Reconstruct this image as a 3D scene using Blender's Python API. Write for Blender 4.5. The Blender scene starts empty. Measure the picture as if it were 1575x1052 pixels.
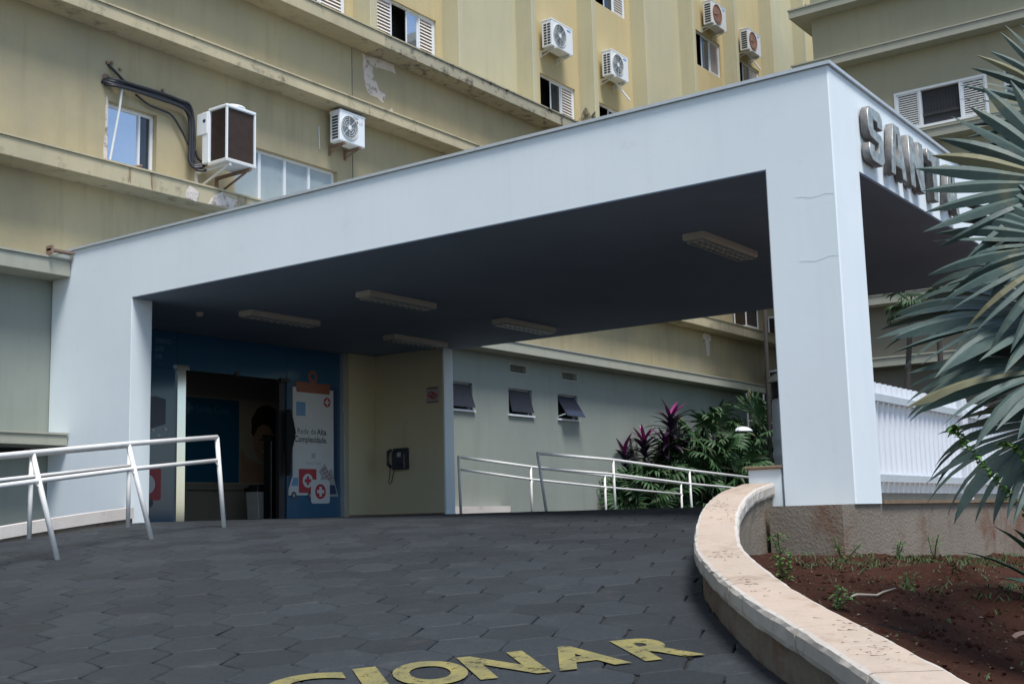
import bpy, bmesh, math, random
from mathutils import Vector, Matrix, noise
R = math.radians
rnd = random.Random(7)
scene = bpy.context.scene
col = scene.collection

# ------------------------------------------------------------------ camera
YAW, PITCH, ROLL = R(35.605), R(8.32), R(-1.516)
f = Vector((math.cos(PITCH)*math.cos(YAW), math.cos(PITCH)*math.sin(YAW), math.sin(PITCH)))
r0 = Vector((math.sin(YAW), -math.cos(YAW), 0)); u0 = r0.cross(f)
rv = r0*math.cos(ROLL)+u0*math.sin(ROLL); uv = -r0*math.sin(ROLL)+u0*math.cos(ROLL)
cam = bpy.data.cameras.new('camera'); cam_o = bpy.data.objects.new('camera', cam); col.objects.link(cam_o)
cam_o.matrix_world = Matrix(((rv.x, uv.x, -f.x, 0), (rv.y, uv.y, -f.y, 0), (rv.z, uv.z, -f.z, 0), (0, 0, 0, 1)))
cam.sensor_width = 36; cam.lens = 1875.1/1575*36; cam.clip_start = .05; cam.clip_end = 2000
scene.camera = cam_o

# ------------------------------------------------------------------ light
SUN_AZ, SUN_EL = R(-122), R(64)          # direction the light comes from (world azimuth, elevation)
w = bpy.data.worlds.new('World'); scene.world = w; w.use_nodes = True
nt = w.node_tree; nt.nodes.clear()
sky = nt.nodes.new('ShaderNodeTexSky'); sky.sky_type = 'NISHITA'; sky.sun_disc = False
sky.sun_elevation = SUN_EL; sky.sun_rotation = R(90)-SUN_AZ
sky.air_density = 1.0; sky.dust_density = .8; sky.ozone_density = .7
bg = nt.nodes.new('ShaderNodeBackground'); bg.inputs[1].default_value = .10
wo = nt.nodes.new('ShaderNodeOutputWorld')
nt.links.new(sky.outputs[0], bg.inputs[0]); nt.links.new(bg.outputs[0], wo.inputs[0])
sl = bpy.data.lights.new('sun', 'SUN'); sl.energy = 2.3; sl.angle = R(20); sl.color = (1, .975, .94)
so = bpy.data.objects.new('sun', sl); col.objects.link(so)
sd = Vector((math.cos(SUN_EL)*math.cos(SUN_AZ), math.cos(SUN_EL)*math.sin(SUN_AZ), math.sin(SUN_EL)))
so.rotation_euler = sd.to_track_quat('Z', 'Y').to_euler(); so.location = sd*60
vs = scene.view_settings; vs.view_transform = 'Standard'; vs.look = 'None'; vs.gamma = 1
vs.exposure = 0.98

# ------------------------------------------------------------------ materials
MATS = {}
def nmat(name):
    m = bpy.data.materials.new(name); m.use_nodes = True
    n = m.node_tree; n.nodes.clear()
    o = n.nodes.new('ShaderNodeOutputMaterial'); p = n.nodes.new('ShaderNodeBsdfPrincipled')
    n.links.new(p.outputs[0], o.inputs[0]); MATS[name] = m
    return m, n, p
def c4(c): return (c[0], c[1], c[2], 1)
def coords(n, scale=(1, 1, 1)):
    t = n.nodes.new('ShaderNodeTexCoord'); mp = n.nodes.new('ShaderNodeMapping')
    mp.inputs['Scale'].default_value = scale; n.links.new(t.outputs['Object'], mp.inputs[0])
    return mp.outputs[0]
def nz(n, vec, scale, detail=6, rough=.6):
    t = n.nodes.new('ShaderNodeTexNoise'); t.inputs['Scale'].default_value = scale
    t.inputs['Detail'].default_value = detail; t.inputs['Roughness'].default_value = rough
    n.links.new(vec, t.inputs['Vector']); return t.outputs['Fac']
def ramp(n, fac, p0, p1, c0=(0, 0, 0), c1=(1, 1, 1)):
    r = n.nodes.new('ShaderNodeValToRGB'); e = r.color_ramp.elements
    e[0].position = p0; e[1].position = p1; e[0].color = c4(c0); e[1].color = c4(c1)
    n.links.new(fac, r.inputs[0]); return r.outputs[0]
def mix(n, fac, a, b):
    x = n.nodes.new('ShaderNodeMix'); x.data_type = 'RGBA'
    if isinstance(fac, (int, float)): x.inputs[0].default_value = fac
    else: n.links.new(fac, x.inputs[0])
    for s, v in ((x.inputs[6], a), (x.inputs[7], b)):
        if isinstance(v, tuple): s.default_value = c4(v)
        else: n.links.new(v, s)
    return x.outputs[2]
def bump(n, p, hgt, strength, dist=.01):
    b = n.nodes.new('ShaderNodeBump'); b.inputs['Strength'].default_value = strength
    b.inputs['Distance'].default_value = dist
    n.links.new(hgt, b.inputs['Height']); n.links.new(b.outputs[0], p.inputs['Normal'])

def plain(name, c, rough=.5, metal=0, var=.12, scale=8, spec=.5):
    m, n, p = nmat(name); v = coords(n)
    d = tuple(x*(1-var) for x in c); l = tuple(min(1, x*(1+var)) for x in c)
    n.links.new(mix(n, nz(n, v, scale), d, l), p.inputs['Base Color'])
    p.inputs['Roughness'].default_value = rough; p.inputs['Metallic'].default_value = metal
    p.inputs['Specular IOR Level'].default_value = spec
    return m
def plaster(name, c, c2, streak=.35, sc=(.12, .12, .12), bump_s=.25, grain=60, stain=None, stain_pos=(.60, .72), rough=.85, stain_scale=2.2, bump_d=.006):
    """painted render: cloudy tint, rain streaks, fine grain, optional stains"""
    m, n, p = nmat(name); v = coords(n)
    base = mix(n, ramp(n, nz(n, v, .55, 5), .35, .7), c, c2)
    vs_ = coords(n, (3.2, 3.2, .22))
    st = ramp(n, nz(n, vs_, 1.5, 6, .65), .52, .78)
    dk = tuple(x*.72 for x in c)
    mf = n.nodes.new('ShaderNodeMath'); mf.operation = 'MULTIPLY'; mf.inputs[1].default_value = streak
    n.links.new(st, mf.inputs[0]); base = mix(n, mf.outputs[0], base, dk)
    blot = ramp(n, nz(n, v, 7, 8, .7), .58, .75)
    mf2 = n.nodes.new('ShaderNodeMath'); mf2.operation = 'MULTIPLY'; mf2.inputs[1].default_value = .22
    n.links.new(blot, mf2.inputs[0]); base = mix(n, mf2.outputs[0], base, tuple(x*.8 for x in c2))
    if stain:
        s = ramp(n, nz(n, v, stain_scale, 9, .72), stain_pos[0], stain_pos[1])
        base = mix(n, s, base, stain)
    n.links.new(base, p.inputs['Base Color']); p.inputs['Roughness'].default_value = rough
    p.inputs['Specular IOR Level'].default_value = .25
    bump(n, p, nz(n, v, grain, 5, .65), bump_s, bump_d)
    return m

plaster('facade', (.43, .36, .215), (.30, .275, .19), .8, stain=(.26, .18, .115), stain_pos=(.66, .86), stain_scale=.8)
plaster('facade_low', (.265, .29, .255), (.225, .25, .225), .45)
plaster('facade_pale', (.45, .385, .235), (.35, .32, .215), .6)
plaster('tower_yellow', (.53, .435, .235), (.47, .39, .22), .5)
plaster('tower_pale', (.50, .46, .30), (.44, .415, .285), .45)
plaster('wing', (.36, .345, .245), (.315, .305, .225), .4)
plaster('wing_low_shade', (.19, .175, .14), (.16, .15, .12), .4)  # wing colour darkened on the lower wall to stand for courtyard shade
plaster('ledge', (.49, .42, .27), (.39, .35, .235), .9, stain=(.13, .10, .07), stain_pos=(.55, .74), stain_scale=3.4)
plaster('ledge_grey', (.36, .36, .29), (.32, .325, .27), .5, stain=(.2, .19, .16), stain_pos=(.64, .8))
plaster('ledge_mould', (.40, .36, .25), (.30, .28, .21), .9, stain=(.055, .053, .047), stain_pos=(.52, .66), stain_scale=4.5)
plaster('canopy_white', (.74, .805, .83), (.685, .755, .785), .16, stain=(.60, .645, .65), stain_pos=(.60, .82), stain_scale=1.1, bump_s=.12, grain=45)
plaster('column_white', (.74, .805, .83), (.685, .755, .785), .16, stain=(.62, .50, .40), stain_pos=(.66, .90), stain_scale=1.6, bump_s=.12)
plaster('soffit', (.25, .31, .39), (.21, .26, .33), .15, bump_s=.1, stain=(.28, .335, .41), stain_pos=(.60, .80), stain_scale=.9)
plaster('porch_wall', (.60, .545, .385), (.56, .515, .37), .10, bump_s=.15, grain=40)
plaster('roughcast', (.235, .20, .16), (.185, .16, .13), .6, bump_s=.8, grain=38, bump_d=.018, stain=(.15, .07, .042), stain_pos=(.50, .68), stain_scale=1.5, rough=.95)
plaster('coping', (.47, .375, .30), (.40, .335, .275), .5, bump_s=.7, grain=22, stain=(.27, .185, .13), stain_pos=(.52, .72), stain_scale=2.6, bump_d=.012)
plaster('coping_side', (.53, .50, .45), (.43, .39, .35), .8, bump_s=.5, grain=22, stain=(.17, .15, .13), stain_pos=(.57, .72), stain_scale=6)
plaster('kerb', (.62, .585, .55), (.54, .49, .45), .5, bump_s=.4, grain=20, stain=(.33, .27, .23), stain_pos=(.58, .76), stain_scale=5)
plaster('bare_patch', (.70, .63, .57), (.52, .46, .40), .3, bump_s=1.0, grain=14, stain=(.25, .2, .16), stain_pos=(.52, .62), stain_scale=6, bump_d=.02)
plaster('lobby_wall', (.42, .40, .33), (.40, .38, .31), .05)
plain('flashing', (.52, .57, .60), .45, .3)
plain('white_paint', (.72, .74, .77), .4, 0, .08)
plain('rail_paint', (.72, .71, .68), .42, 0, .16, 6)
plain('window_white', (.70, .73, .76), .4, 0, .06)
plain('louvre_white', (.72, .71, .68), .5, 0, .1)
plain('louvre_red', (.56, .36, .25), .6, 0, .2)
plain('dark_gap', (.012, .013, .015), .8, 0, .3)
plain('dark_frame', (.03, .03, .034), .5)
plain('room_dark', (.022, .023, .026), .8)
plain('curtain', (.05, .05, .055), .9, 0, .35, 30)
plain('ac_white', (.74, .77, .78), .4, 0, .05)
plain('ac_dirty', (.60, .60, .57), .5, 0, .2, 5)
plain('ac_grille', (.13, .16, .18), .5, .2)
plain('ac_fan_rust', (.25, .105, .05), .7, 0, .3)
plain('coil_brown', (.062, .042, .034), .55, .3, .45, 9)
plain('bracket_rust', (.24, .16, .12), .75, .2, .4)
plain('pipe_black', (.018, .02, .024), .45)
plain('conduit', (.6, .62, .62), .5)
plain('asphalt_joint', (.016, .015, .014), .95, 0, .4)
plain('ground', (.06, .057, .055), .95)
plain('light_body', (.52, .48, .40), .45, 0, .12)
plain('light_louvre', (.55, .57, .56), .25, .8)
plain('tube_glass', (.8, .8, .78), .3)
plain('phone_blue', (.022, .028, .05), .35)
plain('black_plastic', (.014, .015, .017), .4)
plain('cloth_black', (.01, .011, .014), .9)
plain('bin_white', (.62, .62, .60), .45)
plain('steel', (.62, .62, .60), .12, 1, .05)
plain('print_navy', (.016, .045, .115), .3)
plain('print_white', (.62, .64, .68), .35, 0, .04)
plain('print_orange', (.30, .08, .045), .35)
plain('print_red', (.42, .02, .045), .35)
plain('print_text', (.06, .065, .075), .4)
plain('print_grey', (.36, .38, .41), .4)
plain('crack_grey', (.50, .53, .55), .8)
plain('print_sky', (.13, .30, .55), .35)
plain('poster_blue', (.02, .15, .30), .4)
plain('poster_cream', (.50, .44, .36), .4)
plain('poster_skin', (.50, .30, .19), .5)
plain('poster_hair', (.05, .026, .016), .5, 0, .35, 30)
plain('plaque', (.45, .38, .36), .4)
plain('sheet_white', (.70, .73, .77), .4, .1, .06, 3)
plain('drum_grey', (.42, .44, .44), .5, 0, .1)
plain('drum_cap', (.48, .44, .36), .5)
plain('trunk_grey', (.11, .095, .075), .9, 0, .35, 12)
plain('trunk_dark', (.035, .030, .026), .9, 0, .3, 12)
plain('leaf_green', (.024, .066, .018), .6, 0, .5, 3)
plain('leaf_green_dry', (.12, .115, .055), .6, 0, .4, 3)
plain('leaf_purple', (.030, .016, .036), .38, 0, .5, 5)
plain('leaf_magenta', (.17, .012, .095), .4, 0, .35, 5)
plain('leaf_vine', (.07, .16, .03), .5, 0, .4, 9)
plain('grass', (.030, .070, .014), .65, 0, .55, 4)
plain('litter', (.21, .16, .11), .85, 0, .7, 9)
plain('twig', (.36, .31, .25), .8, 0, .2)
plain('agave', (.045, .11, .07), .4, 0, .3, 5)
plain('moss', (.17, .12, .075), .95, 0, .6, 20)

def glass(name, c, metal=.0, rough=.03, spec=.9):
    m, n, p = nmat(name); p.inputs['Base Color'].default_value = c4(c)
    p.inputs['Roughness'].default_value = rough; p.inputs['Metallic'].default_value = metal
    p.inputs['Specular IOR Level'].default_value = spec
    v = coords(n); bump(n, p, nz(n, v, 1.6, 2), .05, .02)
glass('pane_mirror', (.55, .60, .66), .85, .03)
glass('pane_dark', (.02, .028, .035), 0, .04)
glass('pane_film', (.035, .04, .06), .2, .12)
glass('film_blue', (.034, .12, .235), .0, .10, .55)
def frosted():
    m, n, p = nmat('pane_frosted'); v = coords(n)
    n.links.new(mix(n, ramp(n, nz(n, v, 1.8, 6), .3, .75), (.26, .33, .37), (.42, .47, .48)), p.inputs['Base Color'])
    p.inputs['Roughness'].default_value = .3
frosted()
def metal_letter():
    m, n, p = nmat('letter_metal'); v = coords(n)
    n.links.new(mix(n, ramp(n, nz(n, v, 9, 7, .7), .42, .70), (.62, .64, .60), (.26, .24, .20)), p.inputs['Base Color'])
    p.inputs['Metallic'].default_value = .8
    n.links.new(ramp(n, nz(n, v, 14, 5), .3, .8, (.25,)*3, (.6,)*3), p.inputs['Roughness'])
    bump(n, p, nz(n, v, 5, 2), .25, .02)
    m, n, p = nmat('letter_side'); v = coords(n)
    n.links.new(mix(n, ramp(n, nz(n, v, 10, 7, .7), .35, .7), (.24, .235, .23), (.12, .105, .09)), p.inputs['Base Color'])
    p.inputs['Metallic'].default_value = .2; p.inputs['Roughness'].default_value = .7
metal_letter()
def paver_mat():
    m, n, p = nmat('paver'); v = coords(n)
    oi = n.nodes.new('ShaderNodeObjectInfo')
    base = mix(n, nz(n, v, 1.1, 6), (.015, .019, .023), (.030, .0355, .041))
    sp = ramp(n, nz(n, v, 70, 3, .8), .45, .75)
    base = mix(n, sp, base, (.040, .046, .052))
    worn = ramp(n, nz(n, v, 3.3, 7, .7), .57, .74)
    mm = n.nodes.new('ShaderNodeMath'); mm.operation = 'MULTIPLY'; mm.inputs[1].default_value = .55
    n.links.new(worn, mm.inputs[0]); base = mix(n, mm.outputs[0], base, (.060, .064, .066))
    pf = n.nodes.new('ShaderNodeAttribute'); pf.attribute_name = 'tone'
    tn = n.nodes.new('ShaderNodeMath'); tn.operation = 'ADD'; tn.inputs[1].default_value = .8
    n.links.new(pf.outputs['Fac'], tn.inputs[0])
    red = ramp(n, nz(n, v, 1.7, 5, .6), .70, .80)
    base = mix(n, red, base, (.10, .06, .052))
    vm = n.nodes.new('ShaderNodeVectorMath'); vm.operation = 'SCALE'
    n.links.new(base, vm.inputs[0]); n.links.new(tn.outputs[0], vm.inputs['Scale'])
    n.links.new(vm.outputs[0], p.inputs['Base Color'])
    n.links.new(ramp(n, nz(n, v, 2.4, 5), .3, .7, (.55,)*3, (.85,)*3), p.inputs['Roughness'])
    p.inputs['Specular IOR Level'].default_value = .3
    bump(n, p, nz(n, v, 42, 6, .7), .5, .008)
paver_mat()
def road_paint():
    m, n, p = nmat('road_paint'); v = coords(n)
    n.links.new(mix(n, ramp(n, nz(n, v, 6, 7, .7), .35, .68), (.25, .215, .068), (.125, .12, .06)), p.inputs['Base Color'])
    p.inputs['Roughness'].default_value = .7
    tr = n.nodes.new('ShaderNodeBsdfTransparent'); ms = n.nodes.new('ShaderNodeMixShader')
    n.links.new(ramp(n, nz(n, v, 11, 10, .8), .54, .64), ms.inputs[0])
    n.links.new(p.outputs[0], ms.inputs[1]); n.links.new(tr.outputs[0], ms.inputs[2])
    n.links.new(ms.outputs[0], n.nodes['Material Output'].inputs[0])
    bump(n, p, nz(n, v, 42, 6, .7), .4, .006)
road_paint()
def mould_mat():
    m, n, p = nmat('mould'); v = coords(n); p.inputs['Base Color'].default_value = (.025, .025, .024, 1); p.inputs['Roughness'].default_value = .95
    tr = n.nodes.new('ShaderNodeBsdfTransparent'); ms = n.nodes.new('ShaderNodeMixShader')
    n.links.new(ramp(n, nz(n, v, 3.5, 9, .75), .42, .60), ms.inputs[0]); n.links.new(tr.outputs[0], ms.inputs[1]); n.links.new(p.outputs[0], ms.inputs[2])
    n.links.new(ms.outputs[0], n.nodes['Material Output'].inputs[0])
mould_mat()
def streak_mat(name, c, lo, hi, mx):
    m, n, p = nmat(name); v = coords(n, (6, 6, .35)); p.inputs['Base Color'].default_value = c4(c); p.inputs['Roughness'].default_value = .9
    tr = n.nodes.new('ShaderNodeBsdfTransparent'); ms = n.nodes.new('ShaderNodeMixShader')
    n.links.new(ramp(n, nz(n, v, 1.6, 7, .7), lo, hi, (0, 0, 0), (mx, mx, mx)), ms.inputs[0]); n.links.new(tr.outputs[0], ms.inputs[1]); n.links.new(p.outputs[0], ms.inputs[2])
    n.links.new(ms.outputs[0], n.nodes['Material Output'].inputs[0])
streak_mat('rust_streak', (.17, .065, .035), .45, .70, .8); streak_mat('grime_streak', (.12, .10, .07), .42, .85, .5)
def soil_mat():
    m, n, p = nmat('soil'); v = coords(n)
    b = mix(n, nz(n, v, 1.6, 7), (.048, .020, .013), (.125, .050, .031))
    b = mix(n, ramp(n, nz(n, v, 24, 6, .75), .56, .74), b, (.17, .085, .055))
    b = mix(n, ramp(n, nz(n, v, 2.7, 6, .7), .56, .70), b, (.03, .022, .017))
    n.links.new(b, p.inputs['Base Color']); p.inputs['Roughness'].default_value = .97
    p.inputs['Specular IOR Level'].default_value = .1
    bump(n, p, nz(n, v, 26, 9, .8), 1, .06)
soil_mat()
def palm_mat():
    m, n, p = nmat('leaf_silver'); v = coords(n)
    b = mix(n, nz(n, v, 2.5, 5), (.026, .056, .046), (.066, .102, .088))
    b = mix(n, ramp(n, nz(n, v, 5, 7, .7), .58, .76), b, (.13, .125, .07))
    n.links.new(b, p.inputs['Base Color']); p.inputs['Roughness'].default_value = .58
    bump(n, p, nz(n, coords(n, (1, 1, 1)), 30, 4), .3, .004)
palm_mat()

# ------------------------------------------------------------------ helpers
class MB:
    def __init__(s): s.v = []; s.f = []; s.m = []; s.slots = []; s.cur = 0
    def use(s, mat):
        if mat not in s.slots: s.slots.append(mat)
        s.cur = s.slots.index(mat); return s
    def add(s, vs_, fs):
        o = len(s.v); s.v += [tuple(p) for p in vs_]
        for q in fs: s.f.append([i+o for i in q]); s.m.append(s.cur)
        return s
    def box(s, x0, x1, y0, y1, z0, z1):
        return s.add([(x0, y0, z0), (x1, y0, z0), (x1, y1, z0), (x0, y1, z0), (x0, y0, z1), (x1, y0, z1), (x1, y1, z1), (x0, y1, z1)],
                     [(0, 3, 2, 1), (4, 5, 6, 7), (0, 1, 5, 4), (1, 2, 6, 5), (2, 3, 7, 6), (3, 0, 4, 7)])
    def quad(s, *p): return s.add(p, [tuple(range(len(p)))])
    def prism(s, poly, ax, a0, a1):
        """poly: 2D outline; ax 'y': (x,z) extruded along y; 'x': (y,z); 'z': (x,y)"""
        def P(q, a): return {'y': (q[0], a, q[1]), 'x': (a, q[0], q[1]), 'z': (q[0], q[1], a)}[ax]
        k = len(poly); vs_ = [P(q, a0) for q in poly]+[P(q, a1) for q in poly]
        return s.add(vs_, [tuple(range(k)), tuple(range(2*k-1, k-1, -1))]+[(i, i+k, (i+1) % k+k, (i+1) % k) for i in range(k)])
    def tube(s, pts, rad, n=8, cap=True):
        pts = [Vector(p) for p in pts]; rings = []
        rads = rad if isinstance(rad, (list, tuple)) else [rad]*len(pts)
        up = None
        for i, p in enumerate(pts):
            d = (pts[min(i+1, len(pts)-1)]-pts[max(i-1, 0)]).normalized()
            if up is None: up = Vector((0, 0, 1)) if abs(d.z) < .9 else Vector((1, 0, 0))
            a = d.cross(up).normalized(); b = a.cross(d).normalized(); up = b
            rings.append([p+(a*math.cos(2*math.pi*k/n)+b*math.sin(2*math.pi*k/n))*rads[i] for k in range(n)])
        vs_ = [q for g in rings for q in g]; fs = []
        for i in range(len(pts)-1):
            for k in range(n):
                fs.append((i*n+k, i*n+(k+1) % n, (i+1)*n+(k+1) % n, (i+1)*n+k))
        if cap: fs += [tuple(range(n-1, -1, -1)), tuple(range((len(pts)-1)*n, len(pts)*n))]
        return s.add(vs_, fs)
    def lathe(s, c, prof, n=20):
        vs_ = [(c[0]+q[0]*math.cos(2*math.pi*k/n), c[1]+q[0]*math.sin(2*math.pi*k/n), c[2]+q[1]) for q in prof for k in range(n)]
        fs = [(i*n+k, i*n+(k+1) % n, (i+1)*n+(k+1) % n, (i+1)*n+k) for i in range(len(prof)-1) for k in range(n)]
        fs += [tuple(range(n-1, -1, -1)), tuple(range((len(prof)-1)*n, len(prof)*n))]
        return s.add(vs_, fs)
    def disc(s, cx, y, cz, rad, n=24, rx=None):
        rx = rx or rad
        return s.add([(cx+rx*math.cos(-2*math.pi*k/n), y, cz+rad*math.sin(-2*math.pi*k/n)) for k in range(n)], [tuple(range(n-1, -1, -1))])
    def build(s, name, mat=None, parent=None, smooth=False, bevel=0, seg=1):
        me = bpy.data.meshes.new(name); me.from_pydata(s.v, [], s.f)
        if mat and not s.slots: me.materials.append(MATS[mat])
        else:
            for k in s.slots: me.materials.append(MATS[k])
            me.polygons.foreach_set('material_index', s.m)
        if smooth: me.polygons.foreach_set('use_smooth', [True]*len(me.polygons))
        me.update(); o = bpy.data.objects.new(name, me); col.objects.link(o)
        if parent: attach(o, parent)
        if bevel:
            b = o.modifiers.new('bevel', 'BEVEL'); b.width = bevel; b.segments = seg; b.limit_method = 'ANGLE'
        return o
def attach(o, parent):
    o.parent = parent; m = Matrix.Identity(4); q = parent
    while q: m = m @ Matrix.Translation(-Vector(q.location)); q = None
    o.matrix_parent_inverse = m if parent.type == 'EMPTY' else Matrix.Identity(4)
def tag(o, label=None, cat=None, group=None, kind=None):
    if label: o['label'] = label
    if cat: o['category'] = cat
    if group: o['group'] = group
    if kind: o['kind'] = kind
    return o
def thing(name, label, cat, loc, group=None):
    o = bpy.data.objects.new(name, None); o.location = loc; o.empty_display_size = .2
    col.objects.link(o); return tag(o, label, cat, group)
def copy_tree(o, dloc=(0, 0, 0), parent=None):
    c = o.copy(); col.objects.link(c)
    if parent is None: c.location = Vector(o.location)+Vector(dloc)
    else: c.parent = parent; c.matrix_parent_inverse = o.matrix_parent_inverse.copy()
    for ch in list(o.children): copy_tree(ch, parent=c)
    return c
def text_mesh(txt, size, offset=0, extrude=0, sx=1.0, align='LEFT', space=1.0, res=3):
    cu = bpy.data.curves.new('lettering', 'FONT'); cu.body = txt; cu.size = size; cu.offset = offset
    cu.extrude = extrude; cu.align_x = align; cu.resolution_u = res; cu.space_character = space; cu.fill_mode = 'FRONT' if not extrude else 'BOTH'
    o = bpy.data.objects.new('lettering', cu); col.objects.link(o)
    dg = bpy.context.evaluated_depsgraph_get()
    me = bpy.data.meshes.new_from_object(o.evaluated_get(dg)); bpy.data.objects.remove(o); bpy.data.curves.remove(cu)
    me.transform(Matrix.Diagonal((sx, 1, 1, 1))); return me
def wall_text(txt, x, y, z, size, mat, parent, name='lettering', offset=0, sx=1, align='LEFT', axis='y', space=1.0):
    me = text_mesh(txt, size, offset, sx=sx, align=align, space=space)
    me.transform(Matrix.Rotation(math.pi/2, 4, 'X'))
    if axis == 'x': me.transform(Matrix.Rotation(-math.pi/2, 4, 'Z'))
    me.transform(Matrix.Translation((x, y, z)))
    me.materials.clear(); me.materials.append(MATS[mat])
    o = bpy.data.objects.new(name, me); col.objects.link(o); attach(o, parent); return o

def wall_y(mb, x0, x1, z0, z1, y, holes, depth=.14, back=None):
    """wall facing -y with rectangular openings and their reveals"""
    xs = sorted({x0, x1, *[h_[0] for h_ in holes], *[h_[1] for h_ in holes]}); zs = sorted({z0, z1, *[h_[2] for h_ in holes], *[h_[3] for h_ in holes]})
    for a, b in zip(xs, xs[1:]):
        for c, d in zip(zs, zs[1:]):
            mx, mz = (a+b)/2, (c+d)/2
            if any(h_[0] < mx < h_[1] and h_[2] < mz < h_[3] for h_ in holes): continue
            mb.quad((a, y, c), (b, y, c), (b, y, d), (a, y, d))
    for a, b, c, d in holes:
        e = y+depth
        mb.quad((a, y, c), (a, y, d), (a, e, d), (a, e, c)); mb.quad((b, y, c), (b, e, c), (b, e, d), (b, y, d))
        mb.quad((a, y, c), (a, e, c), (b, e, c), (b, y, c)); mb.quad((a, y, d), (b, y, d), (b, e, d), (a, e, d))
def swap(mb, x):      # turn a -y facing wall (built with y as depth) into a -x facing one
    mb.v = [(x+(q[1]), -q[0], q[2]) for q in mb.v]

# ------------------------------------------------------------------ ground, ramp
def sp(t, k=1.2): return math.log1p(math.exp(max(-50, min(50, t*k))))/k
def H(x, y):
    """height of the drive: flat under the canopy, ramping down both ways"""
    t = max(0, min(1, (y-11.6)/1.6)); t = t*t*(3-2*t)
    return .11-.11*sp(13.2-(.906*x+.423*y))-.07*sp(x-17.6, 3)-.085*t*max(0, min(3, 9.95-x))
CURVE = [(-1.0, -2.9), (1.0, -1.1), (2.6, .18), (4.11, 1.46), (4.67, 1.92), (5.51, 2.63), (6.41, 3.28), (7.11, 3.70), (8.26, 4.24), (9.2, 4.55), (10.0, 4.70)]
def catmull(pts, n):
    out = []
    for i in range(len(pts)-1):
        p0, p1, p2, p3 = [Vector(pts[max(0, min(len(pts)-1, j))]) for j in (i-1, i, i+1, i+2)]
        for k in range(n):
            t = k/n
            out.append(.5*((2*p1)+(p2-p0)*t+(2*p0-5*p1+4*p2-p3)*t*t+(3*p1-p0-3*p2+p3)*t**3))
    out.append(Vector(pts[-1])); return out
CP = catmull(CURVE, 16)
def yc(x):
    if x >= 10: return 4.7
    for a, b in zip(CP, CP[1:]):
        if a.x <= x <= b.x: return a.y+(b.y-a.y)*(x-a.x)/(b.x-a.x)
    return -2.9+(x+1)*.9
g = MB().quad((-400, -400, -1.95), (400, -400, -1.95), (400, 400, -1.95), (-400, 400, -1.95)).build('ground', 'ground'); tag(g, kind='structure')
mb = MB(); xs = [-8+.4*i for i in range(116)]; ny = 50
for x in xs:
    y0 = yc(x)+.12
    for j in range(ny+1):
        y = y0+(15.3-y0)*j/ny; mb.v.append((x, y, H(x, y)-.016))
for i in range(len(xs)-1):
    for j in range(ny):
        a = i*(ny+1)+j; mb.f.append([a, a+ny+1, a+ny+2, a+1]); mb.m.append(0)
ramp_o = mb.build('drive_ramp', 'asphalt_joint', smooth=True); tag(ramp_o, kind='structure')
# hexagonal pavers
bdir = Vector((.78, -.626)); tdir = Vector((.626, .78)); HR = .228
cells = []
org = Vector((5.2, 2.99))
for i in range(-60, 80):
    for j in range(-60, 80):
        c = org+bdir*(1.5*HR*i)+tdir*(math.sqrt(3)*HR*(j+(.5 if i % 2 else 0)))
        if c.x < -1 or c.x > 17.9 or c.y > 15.1 or c.y < yc(c.x)-.30: continue
        if c.y > 13.25 and c.x < 10.35: continue
        d = Vector((c.x, c.y, H(c.x, c.y)))
        dep = d.dot(f)
        if dep < 1.5: continue
        px, py = 787.5+1875*d.dot(rv)/dep, 526-1875*d.dot(uv)/dep
        if -160 < px < 1500 and py < 1180: cells.append((dep, c, px, py))
cells.sort(key=lambda q: q[0]+(100 if not (-30 < q[2] < 1300 and q[3] < 1075) else 0))
def near_wall(c):
    i = min(range(len(CP)), key=lambda k: (CP[k]-c).length_squared)
    if (CP[i]-c).length > .34: return None
    t = (CP[min(len(CP)-1, i+1)]-CP[max(0, i-1)]).normalized(); return CP[i]+Vector((t.y, -t.x))*.045, Vector((-t.y, t.x))
def paver_geo(c):
    g_ = rnd.uniform(.960, .990); tl = (rnd.gauss(0, .003), rnd.gauss(0, .003)); dz = rnd.gauss(0, .0012)
    poly = []
    for k in range(6):
        a = math.pi/3*k
        poly.append(c+(bdir*math.cos(a)+tdir*math.sin(a))*HR*g_+Vector((rnd.gauss(0, .005), rnd.gauss(0, .005))))
        m_ = c+(bdir*math.cos(a+math.pi/6)+tdir*math.sin(a+math.pi/6))*HR*g_*.866
        poly.append(m_+Vector((rnd.gauss(0, .003), rnd.gauss(0, .003))))
    cl = near_wall(c)
    if cl:
        p0, n_ = cl; out = []
        for q0, q1 in zip(poly, poly[1:]+poly[:1]):
            d0, d1 = (q0-p0).dot(n_), (q1-p0).dot(n_)
            if d0 >= 0: out.append(q0)
            if d0*d1 < 0: out.append(q0+(q1-q0)*(d0/(d0-d1)))
        poly = out
        if len(poly) < 3: return None
    top = []; ring = []; n_ = len(poly)
    for q in poly:
        z = H(q.x, q.y)+dz+tl[0]*(q.x-c.x)+tl[1]*(q.y-c.y)
        top.append((q.x+(c.x-q.x)*.04, q.y+(c.y-q.y)*.04, z)); ring.append((q.x, q.y, z-.007))
    low = [(q[0], q[1], q[2]-.03) for q in ring]
    return top+ring+low, [tuple(range(n_))]+[(k, k+n_, (k+1) % n_+n_, (k+1) % n_) for k in range(n_)]+[(k+n_, k+2*n_, (k+1) % n_+2*n_, (k+1) % n_+n_) for k in range(n_)]
def tone_attr(me, vals):
    a = me.attributes.new('tone', 'FLOAT', 'FACE'); a.data.foreach_set('value', vals)
rest = MB(); rest_t = []
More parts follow.
